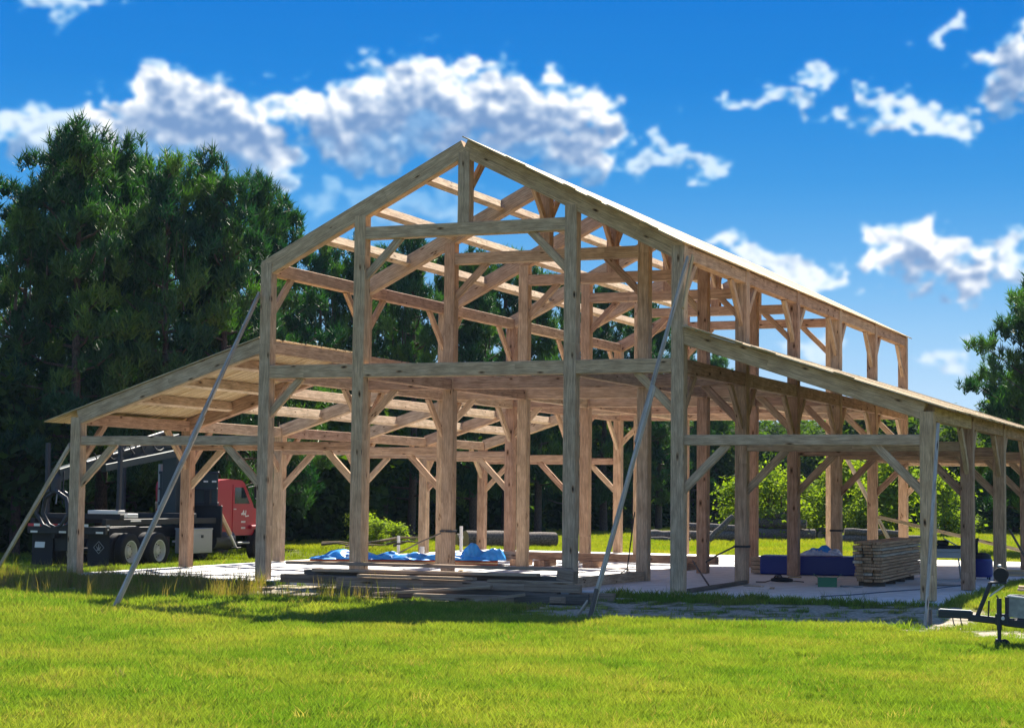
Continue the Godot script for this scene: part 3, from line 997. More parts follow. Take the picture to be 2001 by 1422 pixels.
func build_trees() -> void:
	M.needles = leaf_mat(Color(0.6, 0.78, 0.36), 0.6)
	M.leaf = leaf_mat(Color(0.95, 1.0, 0.4), 0.8)
	M.leaf.metallic_specular = 0.15
	var bm := mat(Color.WHITE, 0.95)
	bm.albedo_texture = noise_tex(0.05, lin(0.05, 0.035, 0.025), lin(0.15, 0.10, 0.075), 256, 31)
	bm.uv1_triplanar = true
	bm.uv1_scale = Vector3(1.5, 0.5, 1.5)
	M.bark = bm
	for k in 3:
		tufts.append(needle_tuft(40 + k))
		leaves.append(leaf_clump(60 + k, 20, 0.6, 0.115))
	var kinds := []
	for k in 6: kinds.append(pine_meshes(rng.randf_range(1.6, 2.1), 0.12 if k < 4 else 0.18, 46))
	var pines := [[-21.6, -13.3, 11.9], [-23.7, -17.9, 14.3], [-20.1, -14.3, 13.9], [-21.1, -17.3, 14.3], [-23.1, -22.0, 14.5], [-18.3, -16.8, 13.0], [-19.1, -19.9, 13.8], [-17.2, -18.7, 13.0], [-18.9, -23.5, 13.6], [-19.7, -26.5, 13.4], [-25.3, -15.4, 13.0], [-30.2, -31.7, 16.0], [-26.9, -33.6, 13.6], [-25.6, -36.6, 12.6], [-23.0, -36.1, 12.9], [-22.6, -38.6, 13.4], [-23.2, -42.8, 13.7], [-20.3, -39.8, 13.6], [-21.6, -45.8, 13.8], [-19.4, -44.6, 13.6], [-20.4, -50.7, 14.1], [-19.6, -53.2, 13.9], [-19.6, -57.5, 13.7], [-19.2, -61.9, 14.0], [-18.9, -66.3, 13.3], [-18.8, -70.5, 13.4], [-19.6, -78.7, 12.5], [-19.6, -84.9, 11.7]]
	for i in pines.size():
		var p: Array = pines[i]
		var k: float = p[2] / 13.0
		var w := k * rng.randf_range(0.95, 1.15)
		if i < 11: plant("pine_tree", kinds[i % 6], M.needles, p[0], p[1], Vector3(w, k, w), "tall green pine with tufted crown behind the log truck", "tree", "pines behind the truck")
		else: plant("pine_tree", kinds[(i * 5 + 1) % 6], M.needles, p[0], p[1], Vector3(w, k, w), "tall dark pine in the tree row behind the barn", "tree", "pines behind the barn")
	plant("pine_tree", pine_meshes(4.2, 0.14, 170), M.needles, 7.9, -41.4, Vector3(0.95, 0.9, 0.95), "broad dark pine standing alone beyond the east lean-to", "tree", "")
	# the undergrowth that closes the row near the ground
	var under := []
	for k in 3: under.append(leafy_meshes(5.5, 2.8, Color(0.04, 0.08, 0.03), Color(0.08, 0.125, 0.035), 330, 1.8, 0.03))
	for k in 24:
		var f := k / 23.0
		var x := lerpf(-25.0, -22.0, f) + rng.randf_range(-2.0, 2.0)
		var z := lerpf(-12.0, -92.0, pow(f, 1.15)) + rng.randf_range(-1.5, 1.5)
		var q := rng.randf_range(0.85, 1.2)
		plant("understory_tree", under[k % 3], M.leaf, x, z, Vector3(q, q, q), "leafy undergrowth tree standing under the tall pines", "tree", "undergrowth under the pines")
	var wood_spots := [[-29.1, -107.1, 7.5], [-29.5, -115.4, 8.2], [-25.4, -108.2, 7.6], [-27.6, -123.2, 8.4], [-23.9, -116.9, 7.7], [-25.0, -129.0, 8.4], [-20.5, -119.8, 7.9], [-19.5, -125.2, 8.5], [-14.5, -110.9, 8.4], [-11.1, -101.4, 8.3], [-12.2, -116.5, 8.0], [-7.6, -102.1, 6.7], [-4.4, -92.5, 6.9], [-2.1, -87.8, 7.2], [0.2, -83.0, 7.7], [4.5, -80.0, 8.0], [9.0, -76.0, 8.5], [-16.5, -108.0, 7.0], [-34.0, -112.0, 8.0]]
	var wk := []
	for k in 4: wk.append(leafy_meshes(8.0, 3.6, Color(0.04, 0.085, 0.035), Color(0.11, 0.165, 0.04), 330, 2.0, 0.04))
	for i in wood_spots.size():
		var p: Array = wood_spots[i]
		var q: float = p[2] / 8.0
		plant("broadleaf_tree", wk[i % 4], M.leaf, p[0], p[1], Vector3(q, q, q), "rounded green broadleaf tree of the wood across the field", "tree", "trees of the wood across the field")
	var saps := [[-9.2, -53.6, 2.9], [-9.7, -57.6, 2.3], [-8.0, -54.9, 3.4], [-6.8, -53.2, 2.9], [-6.5, -56.4, 2.8], [-6.6, -59.4, 2.4], [-4.8, -58.8, 3.9], [-3.2, -55.1, 2.7], [-3.5, -60.1, 3.4], [-2.3, -58.3, 4.0], [-1.5, -67.6, 3.2], [-1.3, -70.7, 1.4], [-1.2, -74.7, 1.1]]
	var sk := []
	for k in 4: sk.append(leafy_meshes(3.0, 1.15, Color(0.16, 0.25, 0.045), Color(0.30, 0.36, 0.06), 130, 0.9, 0.08))
	for i in saps.size():
		var p: Array = saps[i]
		var q: float = p[2] / 3.0
		plant("sapling", sk[i % 4], M.leaf, p[0], p[1], Vector3(q, q, q) if q > 0.7 else Vector3(0.8, q, 0.8), "light green leafy sapling on the field behind the log heap", "sapling", "saplings behind the logs")
	for p in [[-16.6, -30.5, 0.3], [-16.3, -28.4, 0.36], [-17.5, -29.5, 0.45]]:
		plant("wild_bush", sk[0], M.leaf, p[0], p[1], Vector3(0.5, p[2], 0.5), "small sunlit bush at the foot of the pine row", "bush", "bushes at the pine row")

# ------------------------------------------------------------------ things
func plank(called: String, a: Vector3, b: Vector3, w: float, h: float, m: Material, label: String, category: String, group := "", up := Vector3.UP) -> MeshInstance3D:
	var o := put(called, beam_mesh(a, b, w, h, up, 0.003, 0.006), m, self, (a + b) * 0.5)
	tag(o, label, category, group)
	return o

func rod(called: String, pts: Array, r: float, m: Material, parent: Node, sides := 8) -> MeshInstance3D:
	var rad := []
	for p in pts: rad.append(r)
	return put(called, tube_mesh(pts, rad, sides), m, parent)

func sag(a: Vector3, b: Vector3, drop: float, n := 8) -> Array:
	var out := []
	for k in n + 1:
		var f := float(k) / n
		out.append(a.lerp(b, f) - Vector3(0, drop * 4.0 * f * (1.0 - f), 0))
	return out

func wheel(parent: Node, at: Vector3, radius: float, width: float, out: float, rimmat: Material) -> void:
	var w := Node3D.new()
	w.name = "wheel"
	parent.add_child(w, true)
	w.position = at
	var r := radius
	var h := width * 0.5
	put("tyre", lathe_mesh([Vector2(r * 0.6, -h * 0.9), Vector2(r * 0.8, -h), Vector2(r * 0.94, -h * 0.92), Vector2(r, -h * 0.7), Vector2(r, -h * 0.2), Vector2(r * 0.985, -h * 0.16), Vector2(r * 0.985, h * 0.16), Vector2(r, h * 0.2), Vector2(r, h * 0.7), Vector2(r * 0.94, h * 0.92), Vector2(r * 0.8, h), Vector2(r * 0.6, h * 0.9)], Vector3.RIGHT * out, 36), M.rubber, w)
	put("rim", lathe_mesh([Vector2(r * 0.6, -h * 0.9), Vector2(r * 0.61, h * 0.92), Vector2(r * 0.55, h * 0.9), Vector2(r * 0.5, h * 0.3), Vector2(r * 0.46, h * -0.1), Vector2(r * 0.3, h * 0.0), Vector2(r * 0.26, h * 0.25), Vector2(r * 0.2, h * 0.55), Vector2(r * 0.02, h * 0.6)], Vector3.RIGHT * out, 36), rimmat, w)
	var st := SurfaceTool.new()
	st.begin(Mesh.PRIMITIVE_TRIANGLES)
	for k in 10:
		var an := TAU * k / 10.0
		add_tube(st, [Vector3(out * (h * 0.0), cos(an) * r * 0.36, sin(an) * r * 0.36), Vector3(out * (h * 0.22), cos(an) * r * 0.36, sin(an) * r * 0.36)], [r * 0.028, r * 0.028], 6)
	put("lug_nuts", st.commit(), M.black, w)

func build_truck() -> void:
	M.black = mat(lin(0.008, 0.009, 0.012), 0.6)
	M.rubber = mat(lin(0.014, 0.014, 0.017), 0.8)
	M.red = mat(lin(0.36, 0.004, 0.02), 0.42)
	M.red.clearcoat_enabled = true
	M.red.clearcoat = 0.15
	M.red.clearcoat_roughness = 0.1
	M.white = mat(lin(0.72, 0.72, 0.70), 0.5)
	M.rim = mat(lin(0.55, 0.55, 0.53), 0.45)
	M.steel = mat(lin(0.33, 0.34, 0.35), 0.45, 0.6)
	M.dark_steel = mat(lin(0.03, 0.034, 0.045), 0.5, 0.3)
	M.green_steel = mat(lin(0.03, 0.045, 0.05), 0.55, 0.2)
	M.tape_red = mat(lin(0.5, 0.02, 0.03), 0.4)
	M.glass = mat(Color(0.05, 0.07, 0.08, 0.55), 0.05)
	M.glass.transparency = BaseMaterial3D.TRANSPARENCY_ALPHA
	var t := base("log_truck", Vector3(-13.72, -0.2, -6.46), deg_to_rad(1.0))
	tag(t, "black log truck with red cab, tall stakes and folded loader boom", "truck")
	# local: x to its right side, forward is -z, ground y 0
	for s in [-1.0, 1.0]:
		box("frame_rail", Vector3(s * 0.42, 0.98, -3.35), Vector3(0.1, 0.28, 9.2), M.black, t)
		box("bed_rail", Vector3(s * 1.12, 1.28, -1.6), Vector3(0.12, 0.16, 5.6), M.black, t)
		box("mudflap", Vector3(s * 0.88, 0.64, 1.06), Vector3(0.66, 1.02, 0.014), M.rubber, t, 0.004)
		wheel(t, Vector3(s * 1.08, 0.49, 0.0), 0.49, 0.25, s, M.rim)
		wheel(t, Vector3(s * 0.78, 0.49, 0.0), 0.49, 0.25, s, M.rim)
		wheel(t, Vector3(s * 1.08, 0.49, -1.4), 0.49, 0.25, s, M.rim)
		wheel(t, Vector3(s * 0.78, 0.49, -1.4), 0.49, 0.25, s, M.rim)
		wheel(t, Vector3(s * 1.02, 0.49, -7.1), 0.49, 0.28, s, M.rim)
	for z in [0.0, -1.4, -7.1]:
		rod("axle", [Vector3(-0.8, 0.49, z), Vector3(0.8, 0.49, z)], 0.08, M.black, t)
	# a diamond badge on the flap nearer the barn
	var flap := t.get_node("mudflap2") if t.has_node("mudflap2") else t.get_child(5)
	var badge := SurfaceTool.new()
	badge.begin(Mesh.PRIMITIVE_TRIANGLES)
	var dm := [Vector3(0, 0.16, 0.012), Vector3(0.16, 0, 0.012), Vector3(0, -0.16, 0.012), Vector3(-0.16, 0, 0.012)]
	for k in 4: add_tube(badge, [dm[k], dm[(k + 1) % 4]], [0.009, 0.009], 6)
	for q in [[Vector3(0, -0.07, 0.012), Vector3(0, 0.09, 0.012)], [Vector3(-0.01, -0.06, 0.012), Vector3(-0.07, 0.03, 0.012)], [Vector3(0.01, -0.06, 0.012), Vector3(0.07, 0.03, 0.012)], [Vector3(-0.06, -0.07, 0.012), Vector3(0.06, -0.07, 0.012)]]:
		add_tube(badge, q, [0.016, 0.008], 6)
	put("badge", badge.commit(), M.steel, t, Vector3(0.9, 0.62, 1.068))
	box("rear_bumper", Vector3(0, 1.06, 1.22), Vector3(2.44, 0.2, 0.12), M.black, t)
	for k in 10:
		box("reflector_tape", Vector3(-1.1 + k * 0.19, 1.19, 1.29), Vector3(0.185, 0.07, 0.006), M.tape_red if k % 2 == 0 else M.white, t, 0.001)
	for x in [-1.0, -0.1, 1.05]:
		box("reflector", Vector3(x, 1.01, 1.285), Vector3(0.22, 0.05, 0.012), M.white, t, 0.002)
	for y in [1.09, 1.18]:
		box("reflector", Vector3(1.19, y, 1.1), Vector3(0.02, 0.05, 0.12), M.white, t, 0.002)
	var lp := box("licence_plate", Vector3(-0.95, 0.66, 1.08), Vector3(0.31, 0.155, 0.008), M.white, t, 0.002)
	lp.rotation.x = -0.15
	box("tail_panel", Vector3(-0.4, 0.75, 0.95), Vector3(1.1, 0.5, 0.1), M.black, t)
	# bunks and stakes
	for z in [0.55, -3.1]:
		box("bunk_beam", Vector3(0, 1.42, z), Vector3(2.5, 0.14, 0.2), M.black, t)
		for s in [-1.0, 1.0]:
			var st := put("stake", beam_mesh(Vector3(0, -1.0, 0), Vector3(0, 1.0, 0), 0.1, 0.12, Vector3.FORWARD), M.dark_steel, t, Vector3(s * 1.14, 2.38, z))
			st.rotation.z = -s * 0.012
	box("tray", Vector3(0.72, 1.54, 0.5), Vector3(0.95, 0.1, 0.34), M.white, t)
	box("side_tray", Vector3(1.0, 1.44, -0.12), Vector3(0.3, 0.12, 0.5), M.white, t)
	put("marker_lights", box_mesh(Vector3(0.02, 0.035, 0.5)), M.white, t, Vector3(1.185, 1.3, -0.2))
	# tool box and tanks
	var tb := box("tool_box", Vector3(0.95, 0.715, -3.57), Vector3(0.54, 0.71, 1.14), M.steel, t, 0.015)
	box("lid", Vector3(0.0, 0.33, 0.0), Vector3(0.56, 0.05, 1.17), M.steel, tb, 0.01)
	box("latch", Vector3(0.28, 0.12, 0.0), Vector3(0.02, 0.08, 0.1), M.black, tb, 0.004)
	put("fuel_tank", tube_mesh([Vector3(0.85, 0.7, -4.5), Vector3(0.85, 0.7, -5.6)], [0.3, 0.3], 20), M.dark_steel, t)
	# loader: mast, boom, stick, hoses, grapple
	box("loader_mast", Vector3(0, 2.3, -3.95), Vector3(0.5, 2.4, 0.5), M.green_steel, t, 0.03)
	put("loader_boom", beam_mesh(Vector3(0.02, 3.6, -4.0), Vector3(-0.1, 2.5, 1.6), 0.24, 0.34), M.green_steel, t, Vector3(-0.04, 3.05, -1.2))
	put("loader_stick", beam_mesh(Vector3(0.25, 3.2, -3.6), Vector3(0.2, 2.72, -0.1), 0.16, 0.2), M.green_steel, t, Vector3(0.225, 2.96, -1.85))
	rod("hydraulic_ram", [Vector3(0.0, 3.86, -3.7), Vector3(-0.03, 3.3, -1.0)], 0.05, M.dark_steel, t)
	rod("hydraulic_ram", [Vector3(0.15, 3.4, -2.2), Vector3(0.12, 2.85, 0.6)], 0.04, M.dark_steel, t)
	for k in 6:
		var z := -3.4 + k * 0.55
		rod("hose", sag(Vector3(0.16, 3.62 - k * 0.07, z), Vector3(0.2, 3.5 - k * 0.08, z + 1.0), 0.3 + 0.1 * (k % 2)), 0.018, M.black, t, 6)
	var gr := Node3D.new()
	gr.name = "grapple"
	t.add_child(gr)
	gr.position = Vector3(-0.1, 2.25, 1.62)
	put("rotator", lathe_mesh([Vector2(0.01, -0.22), Vector2(0.13, -0.2), Vector2(0.13, 0.15), Vector2(0.08, 0.3), Vector2(0.01, 0.3)]), M.dark_steel, gr)
	for s in [-1.0, 1.0]:
		for z in [-0.14, 0.14]:
			put("tine", tube_mesh([Vector3(s * 0.08, -0.15, z), Vector3(s * 0.42, -0.35, z), Vector3(s * 0.5, -0.75, z), Vector3(s * 0.28, -1.05, z), Vector3(s * 0.05, -1.12, z)], [0.05, 0.06, 0.055, 0.045, 0.02], 8), M.dark_steel, gr)
	for k in 4:
		rod("hose", sag(Vector3(0.1, 0.4, -0.2 + 0.1 * k), Vector3(0.28 - 0.2 * k, -0.5, 0.1), -0.15), 0.016, M.steel if k == 1 else M.black, gr, 6)
	# rack behind the cab
	var rk := Node3D.new()
	rk.name = "headache_rack"
	t.add_child(rk)
	rk.position = Vector3(0.2, 2.2, -4.45)
	box("panel", Vector3(0, 0, 0), Vector3(1.95, 0.82, 0.05), M.green_steel, rk, 0.01)
	box("top_bar", Vector3(0, 0.45, 0.0), Vector3(2.0, 0.08, 0.09), M.dark_steel, rk)
	box("middle_bar", Vector3(0, -0.02, 0.04), Vector3(1.98, 0.06, 0.06), M.dark_steel, rk)
	box("bottom_bar", Vector3(0, -0.45, 0.0), Vector3(2.0, 0.1, 0.09), M.dark_steel, rk)
	box("lower_panel", Vector3(0.05, -0.95, -0.06), Vector3(2.1, 0.92, 0.08), M.black, rk, 0.02)
	for x in [0.6, 0.88]:
		box("lamp", Vector3(x, 0.2, 0.05), Vector3(0.14, 0.05, 0.03), M.white, rk, 0.008)
	# outriggers
	for s in [-1.0, 1.0]:
		var og := Node3D.new()
		og.name = "outrigger"
		t.add_child(og, true)
		put("leg", beam_mesh(Vector3(s * 0.98, 1.78, -4.62), Vector3(s * 1.2, 0.86, -5.16), 0.09, 0.12), M.tan_paint, og, Vector3(s * 1.09, 1.32, -4.89))
		rod("ram", [Vector3(s * 1.2, 0.86, -5.16), Vector3(s * 1.25, 0.5, -5.4)], 0.04, M.rim, og)
		box("foot", Vector3(s * 1.25, 0.47, -5.42), Vector3(0.22, 0.04, 0.26), M.black, og)
	# cab
	var cab := Node3D.new()
	cab.name = "cab"
	t.add_child(cab)
	# side outline in (forward, up)
	var prof := PackedVector2Array([Vector2(4.78, 0.82), Vector2(4.66, 1.6), Vector2(4.62, 2.2), Vector2(4.68, 2.36), Vector2(4.82, 2.44), Vector2(5.4, 2.48), Vector2(6.1, 2.45), Vector2(6.26, 2.36), Vector2(6.78, 1.74), Vector2(6.86, 1.55), Vector2(6.86, 0.82)])
	var shell := put("shell", prism_mesh(prof, 2.06), M.red, cab)
	shell.rotation.y = PI / 2
	shell.position = Vector3(0, 0, 0)
	var hood := put("hood", prism_mesh(PackedVector2Array([Vector2(6.87, 0.82), Vector2(6.87, 1.66), Vector2(7.2, 1.62), Vector2(7.8, 1.5), Vector2(8.0, 1.36), Vector2(8.02, 0.82)]), 1.7), M.red, cab)
	hood.rotation.y = PI / 2
	for s in [-1.0, 1.0]:
		var dr := put("door", prism_mesh(PackedVector2Array([Vector2(5.56, 0.9), Vector2(5.56, 2.32), Vector2(6.2, 2.32), Vector2(6.66, 1.76), Vector2(6.74, 1.5), Vector2(6.74, 0.9)]), 0.02), M.red, cab)
		dr.rotation.y = PI / 2
		dr.position.x = s * 1.036
		put("window", prism_mesh(PackedVector2Array([Vector2(5.66, 1.76), Vector2(5.66, 2.24), Vector2(6.15, 2.24), Vector2(6.54, 1.76)]), 0.016), M.dark_glass, dr, Vector3(0, 0, 0.008 * s))
		box("handle", Vector3(5.66, 1.6, 0.02 * s), Vector3(0.14, 0.03, 0.03), M.rim, dr, 0.008)
		# white script and small lines of lettering
		for q in [[Vector2(6.08, 1.42), Vector2(6.2, 1.56)], [Vector2(6.2, 1.56), Vector2(6.21, 1.4)], [Vector2(6.05, 1.46), Vector2(6.28, 1.46)], [Vector2(6.32, 1.56), Vector2(6.3, 1.38)], [Vector2(6.3, 1.38), Vector2(6.5, 1.4)]]:
			put("lettering", beam_mesh(Vector3(q[0].x, q[0].y, 0), Vector3(q[1].x, q[1].y, 0), 0.035, 0.006, Vector3.BACK), M.white, dr, Vector3((q[0].x + q[1].x) * 0.5, (q[0].y + q[1].y) * 0.5, 0.013 * s))
		for y in [1.22, 1.04]:
			for k in 4:
				box("lettering", Vector3(6.08 + k * 0.065, y, 0.012 * s), Vector3(0.045, 0.055, 0.004), M.white, dr, 0.001)
		rod("mirror_arm", [Vector3(s * 1.05, 2.25, -6.45), Vector3(s * 1.25, 2.3, -6.55), Vector3(s * 1.25, 1.9, -6.55)], 0.015, M.rim, cab)
		box("mirror", Vector3(s * 1.27, 2.1, -6.56), Vector3(0.16, 0.36, 0.05), M.black, cab)
		box("fender", Vector3(s * 0.98, 1.06, -7.1), Vector3(0.36, 0.12, 1.2), M.red, cab, 0.04)
		box("step", Vector3(s * 0.98, 0.6, -6.1), Vector3(0.3, 0.06, 0.7), M.steel, cab)
	var ws := put("windshield", beam_mesh(Vector3(0, 2.3, -6.33), Vector3(0, 1.8, -6.76), 1.8, 0.02, Vector3(0, 0.6, -0.6)), M.dark_glass, cab, Vector3(0, 2.06, -6.56))
	box("rear_window", Vector3(0, 1.98, -4.63), Vector3(1.2, 0.42, 0.03), M.dark_glass, cab)
	box("air_box", Vector3(0.86, 1.95, -4.5), Vector3(0.26, 0.48, 0.24), M.black, cab, 0.04)
	rod("exhaust_stack", [Vector3(-0.8, 1.0, -4.5), Vector3(-0.8, 2.9, -4.5)], 0.07, M.steel, cab, 14)

func build_trailer() -> void:
	var t := base("boat_trailer", Vector3(12.27, -0.2, 8.31), deg_to_rad(4.0))
	tag(t, "grey steel trailer with winch post and tongue jack on the lawn", "trailer")
	M.galv = mat(Color.WHITE, 0.5, 0.5)
	M.galv.albedo_texture = noise_tex(0.03, lin(0.2, 0.215, 0.23), lin(0.34, 0.36, 0.37), 256, 17)
	M.galv.uv1_triplanar = true
	put("coupler", beam_mesh(Vector3(-0.86, 0.5, 0), Vector3(-0.38, 0.485, 0), 0.1, 0.11), M.dark_steel, t, Vector3(-0.62, 0.49, 0))
	put("coupler_lid", beam_mesh(Vector3(-0.84, 0.556, 0), Vector3(-0.4, 0.545, 0), 0.08, 0.012), M.rim, t, Vector3(-0.62, 0.552, 0))
	for x in [-0.66, -0.55]:
		rod("safety_chain", sag(Vector3(x, 0.44, 0.03), Vector3(x + 0.03, 0.33, 0.05), 0.02, 4), 0.009, M.dark_steel, t, 6)
	put("tongue", beam_mesh(Vector3(-0.44, 0.45, 0), Vector3(0.12, 0.4, 0), 0.09, 0.1), M.dark_steel, t, Vector3(-0.16, 0.425, 0))
	for s in [-1.0, 1.0]:
		put("frame_rail", beam_mesh(Vector3(0.08, 0.4, s * 0.05), Vector3(1.0, 0.38, s * 0.75), 0.07, 0.11), M.dark_steel, t, Vector3(0.54, 0.39, s * 0.4))
		put("frame_rail", beam_mesh(Vector3(1.0, 0.38, s * 0.75), Vector3(4.2, 0.38, s * 0.75), 0.07, 0.11), M.dark_steel, t, Vector3(2.6, 0.38, s * 0.75))
		put("side_panel", beam_mesh(Vector3(0.14, 0.62, s * 0.12), Vector3(1.02, 0.58, s * 0.8), 0.02, 0.28), M.galv, t, Vector3(0.58, 0.6, s * 0.46))
		put("side_panel", beam_mesh(Vector3(1.02, 0.58, s * 0.8), Vector3(4.2, 0.58, s * 0.8), 0.02, 0.28), M.galv, t, Vector3(2.61, 0.58, s * 0.8))
		put("rail_cap", beam_mesh(Vector3(0.12, 0.775, s * 0.12), Vector3(1.02, 0.735, s * 0.8), 0.035, 0.03), M.rim, t, Vector3(0.57, 0.755, s * 0.46))
		wheel(t, Vector3(2.7, 0.31, s * 0.98), 0.31, 0.19, 1.0, M.rim)
		t.get_child(t.get_child_count() - 1).rotation.y = -s * PI / 2
	put("floor", box_mesh(Vector3(3.2, 0.04, 1.5)), M.lumber_dark, t, Vector3(2.6, 0.46, 0))
	rod("axle", [Vector3(2.7, 0.31, -0.95), Vector3(2.7, 0.31, 0.95)], 0.035, M.dark_steel, t)
	rod("upright", [Vector3(0.1, 0.42, 0.0), Vector3(0.1, 0.76, 0.0)], 0.03, M.dark_steel, t)
	# jack
	var j := Node3D.new()
	j.name = "tongue_jack"
	t.add_child(j)
	j.position = Vector3(0, 0, 0.13)
	put("tube", tube_mesh([Vector3(0, 0.3, 0), Vector3(0, 0.74, 0)], [0.036, 0.036], 14), M.dark_steel, j)
	put("inner_tube", tube_mesh([Vector3(0, 0.13, 0), Vector3(0, 0.32, 0)], [0.027, 0.027], 12), M.dark_steel, j)
	box("bracket", Vector3(0.04, 0.44, -0.05), Vector3(0.2, 0.16, 0.08), M.dark_steel, j)
	put("bolt", lathe_mesh([Vector2(0.0, 0.03), Vector2(0.025, 0.028), Vector2(0.028, 0.0)].map(func(q): return Vector2(q.x, q.y)), Vector3.BACK, 10), M.white, j, Vector3(0.05, 0.46, -0.005))
	rod("crank", [Vector3(0, 0.7, 0.0), Vector3(-0.02, 0.76, 0.02), Vector3(-0.03, 0.78, 0.08)], 0.011, M.dark_steel, j)
	put("wheel_fork", beam_mesh(Vector3(-0.02, 0.07, 0), Vector3(0.0, 0.16, 0), 0.1, 0.07, Vector3.FORWARD), M.dark_steel, j, Vector3(-0.01, 0.115, 0))
	put("caster_wheel", lathe_mesh([Vector2(0.02, -0.03), Vector2(0.07, -0.03), Vector2(0.085, -0.015), Vector2(0.085, 0.015), Vector2(0.07, 0.03), Vector2(0.02, 0.03)], Vector3.BACK, 20), M.rubber, j, Vector3(0.07, 0.085, 0.02))
	# winch post
	var w := Node3D.new()
	w.name = "winch_post"
	t.add_child(w)
	put("post", beam_mesh(Vector3(-0.32, 0.46, 0), Vector3(-0.13, 0.95, 0), 0.06, 0.06), M.dark_steel, w, Vector3(-0.225, 0.705, 0))
	put("strut", beam_mesh(Vector3(-0.14, 0.76, 0), Vector3(0.06, 0.92, 0), 0.02, 0.025), M.rim, w, Vector3(-0.04, 0.84, 0))
	put("plate", box_mesh(Vector3(0.24, 0.03, 0.12)), M.dark_steel, w, Vector3(-0.02, 0.955, 0))
	put("winch_drum", lathe_mesh([Vector2(0.0, -0.07), Vector2(0.1, -0.07), Vector2(0.105, -0.055), Vector2(0.07, -0.05), Vector2(0.07, 0.05), Vector2(0.105, 0.055), Vector2(0.1, 0.07), Vector2(0.03, 0.075), Vector2(0.0, 0.075)], Vector3.BACK, 28), M.rubber, w, Vector3(0.02, 1.075, 0))
	put("gear_cover", box_mesh(Vector3(0.12, 0.14, 0.05), 0.02), M.dark_steel, w, Vector3(0.03, 1.03, -0.1))
	put("strap_hook", lathe_mesh([Vector2(0.0, -0.02), Vector2(0.025, -0.012), Vector2(0.025, 0.012), Vector2(0.0, 0.02)], Vector3.UP, 10), M.white, w, Vector3(0.0, 1.2, 0.0))
	rod("guide_leg", [Vector3(-0.16, 0.46, 0.02), Vector3(-0.15, 0.7, 0.02)], 0.012, M.dark_steel, w)
	for k in 2:
		plank("trailer_board", Vector3(12.5, 0.66 + k * 0.035, 8.15 - k * 0.1), Vector3(15.4, 0.6 + k * 0.035, 7.9 - k * 0.1), 0.2, 0.03, M.fresh_c if k == 0 else M.pine, "orange-brown board lying across the grey trailer", "board", "boards on the trailer")

func log_thing(a: Vector3, b: Vector3, r: float, label: String, group: String) -> void:
	var t := base("log", a)
	tag(t, label, "log", group)
	var pts := []
	var rad := []
	for k in 7:
		var f := k / 6.0
		pts.append((b - a) * f + Vector3(rng.randf_range(-0.03, 0.03), rng.randf_range(-0.02, 0.03), 0))
		rad.append(r * rng.randf_range(0.93, 1.05) * lerpf(1.0, 0.85, f))
	put("bark", tube_mesh(pts, rad, 14, false), M.log_bark, t)
	for e in [0, 6]:
		var d: Vector3 = (b - a).normalized() * (-1.0 if e == 0 else 1.0)
		put("cut_end", lathe_mesh([Vector2(rad[e] * 0.97, 0.0), Vector2(rad[e] * 0.9, 0.012), Vector2(0.001, 0.014)], d, 16), M.cut_wood, t, pts[e])

func crumpled(size: Vector2, nx: int, nz: int, lift: float, sd: int) -> ArrayMesh:
	var n := FastNoiseLite.new()
	n.seed = sd
	n.frequency = 1.0
	n.fractal_octaves = 2
	var st := SurfaceTool.new()
	st.begin(Mesh.PRIMITIVE_TRIANGLES)
	st.set_smooth_group(0)
	var at := func(i: int, j: int) -> Vector3:
		var u := float(i) / nx
		var v := float(j) / nz
		var p := Vector3((u - 0.5) * size.x, 0, (v - 0.5) * size.y)
		p.x += n.get_noise_2d(u * 7.0, v * 5.0 + 40.0) * size.x * 0.03
		p.z += n.get_noise_2d(u * 9.0 + 20.0, v * 5.0) * size.y * 0.16
		var edge := minf(minf(u, 1.0 - u) * 9.0, minf(v, 1.0 - v) * 4.0)
		p.y = clampf(edge, 0, 1) * lift * (0.45 + absf(n.get_noise_2d(u * size.x * 0.8, v * size.y * 1.1)) * 1.7 + 0.4 * n.get_noise_2d(u * 2.0, 7.0)) + 0.008
		return p
	for i in nx:
		for j in nz:
			var q := [at.call(i, j), at.call(i + 1, j), at.call(i + 1, j + 1), at.call(i, j + 1)]
			for k in [0, 1, 2, 0, 2, 3]:
				st.set_uv(Vector2(q[k].x, q[k].z))
				st.add_vertex(q[k])
	st.generate_normals()
	return st.commit()

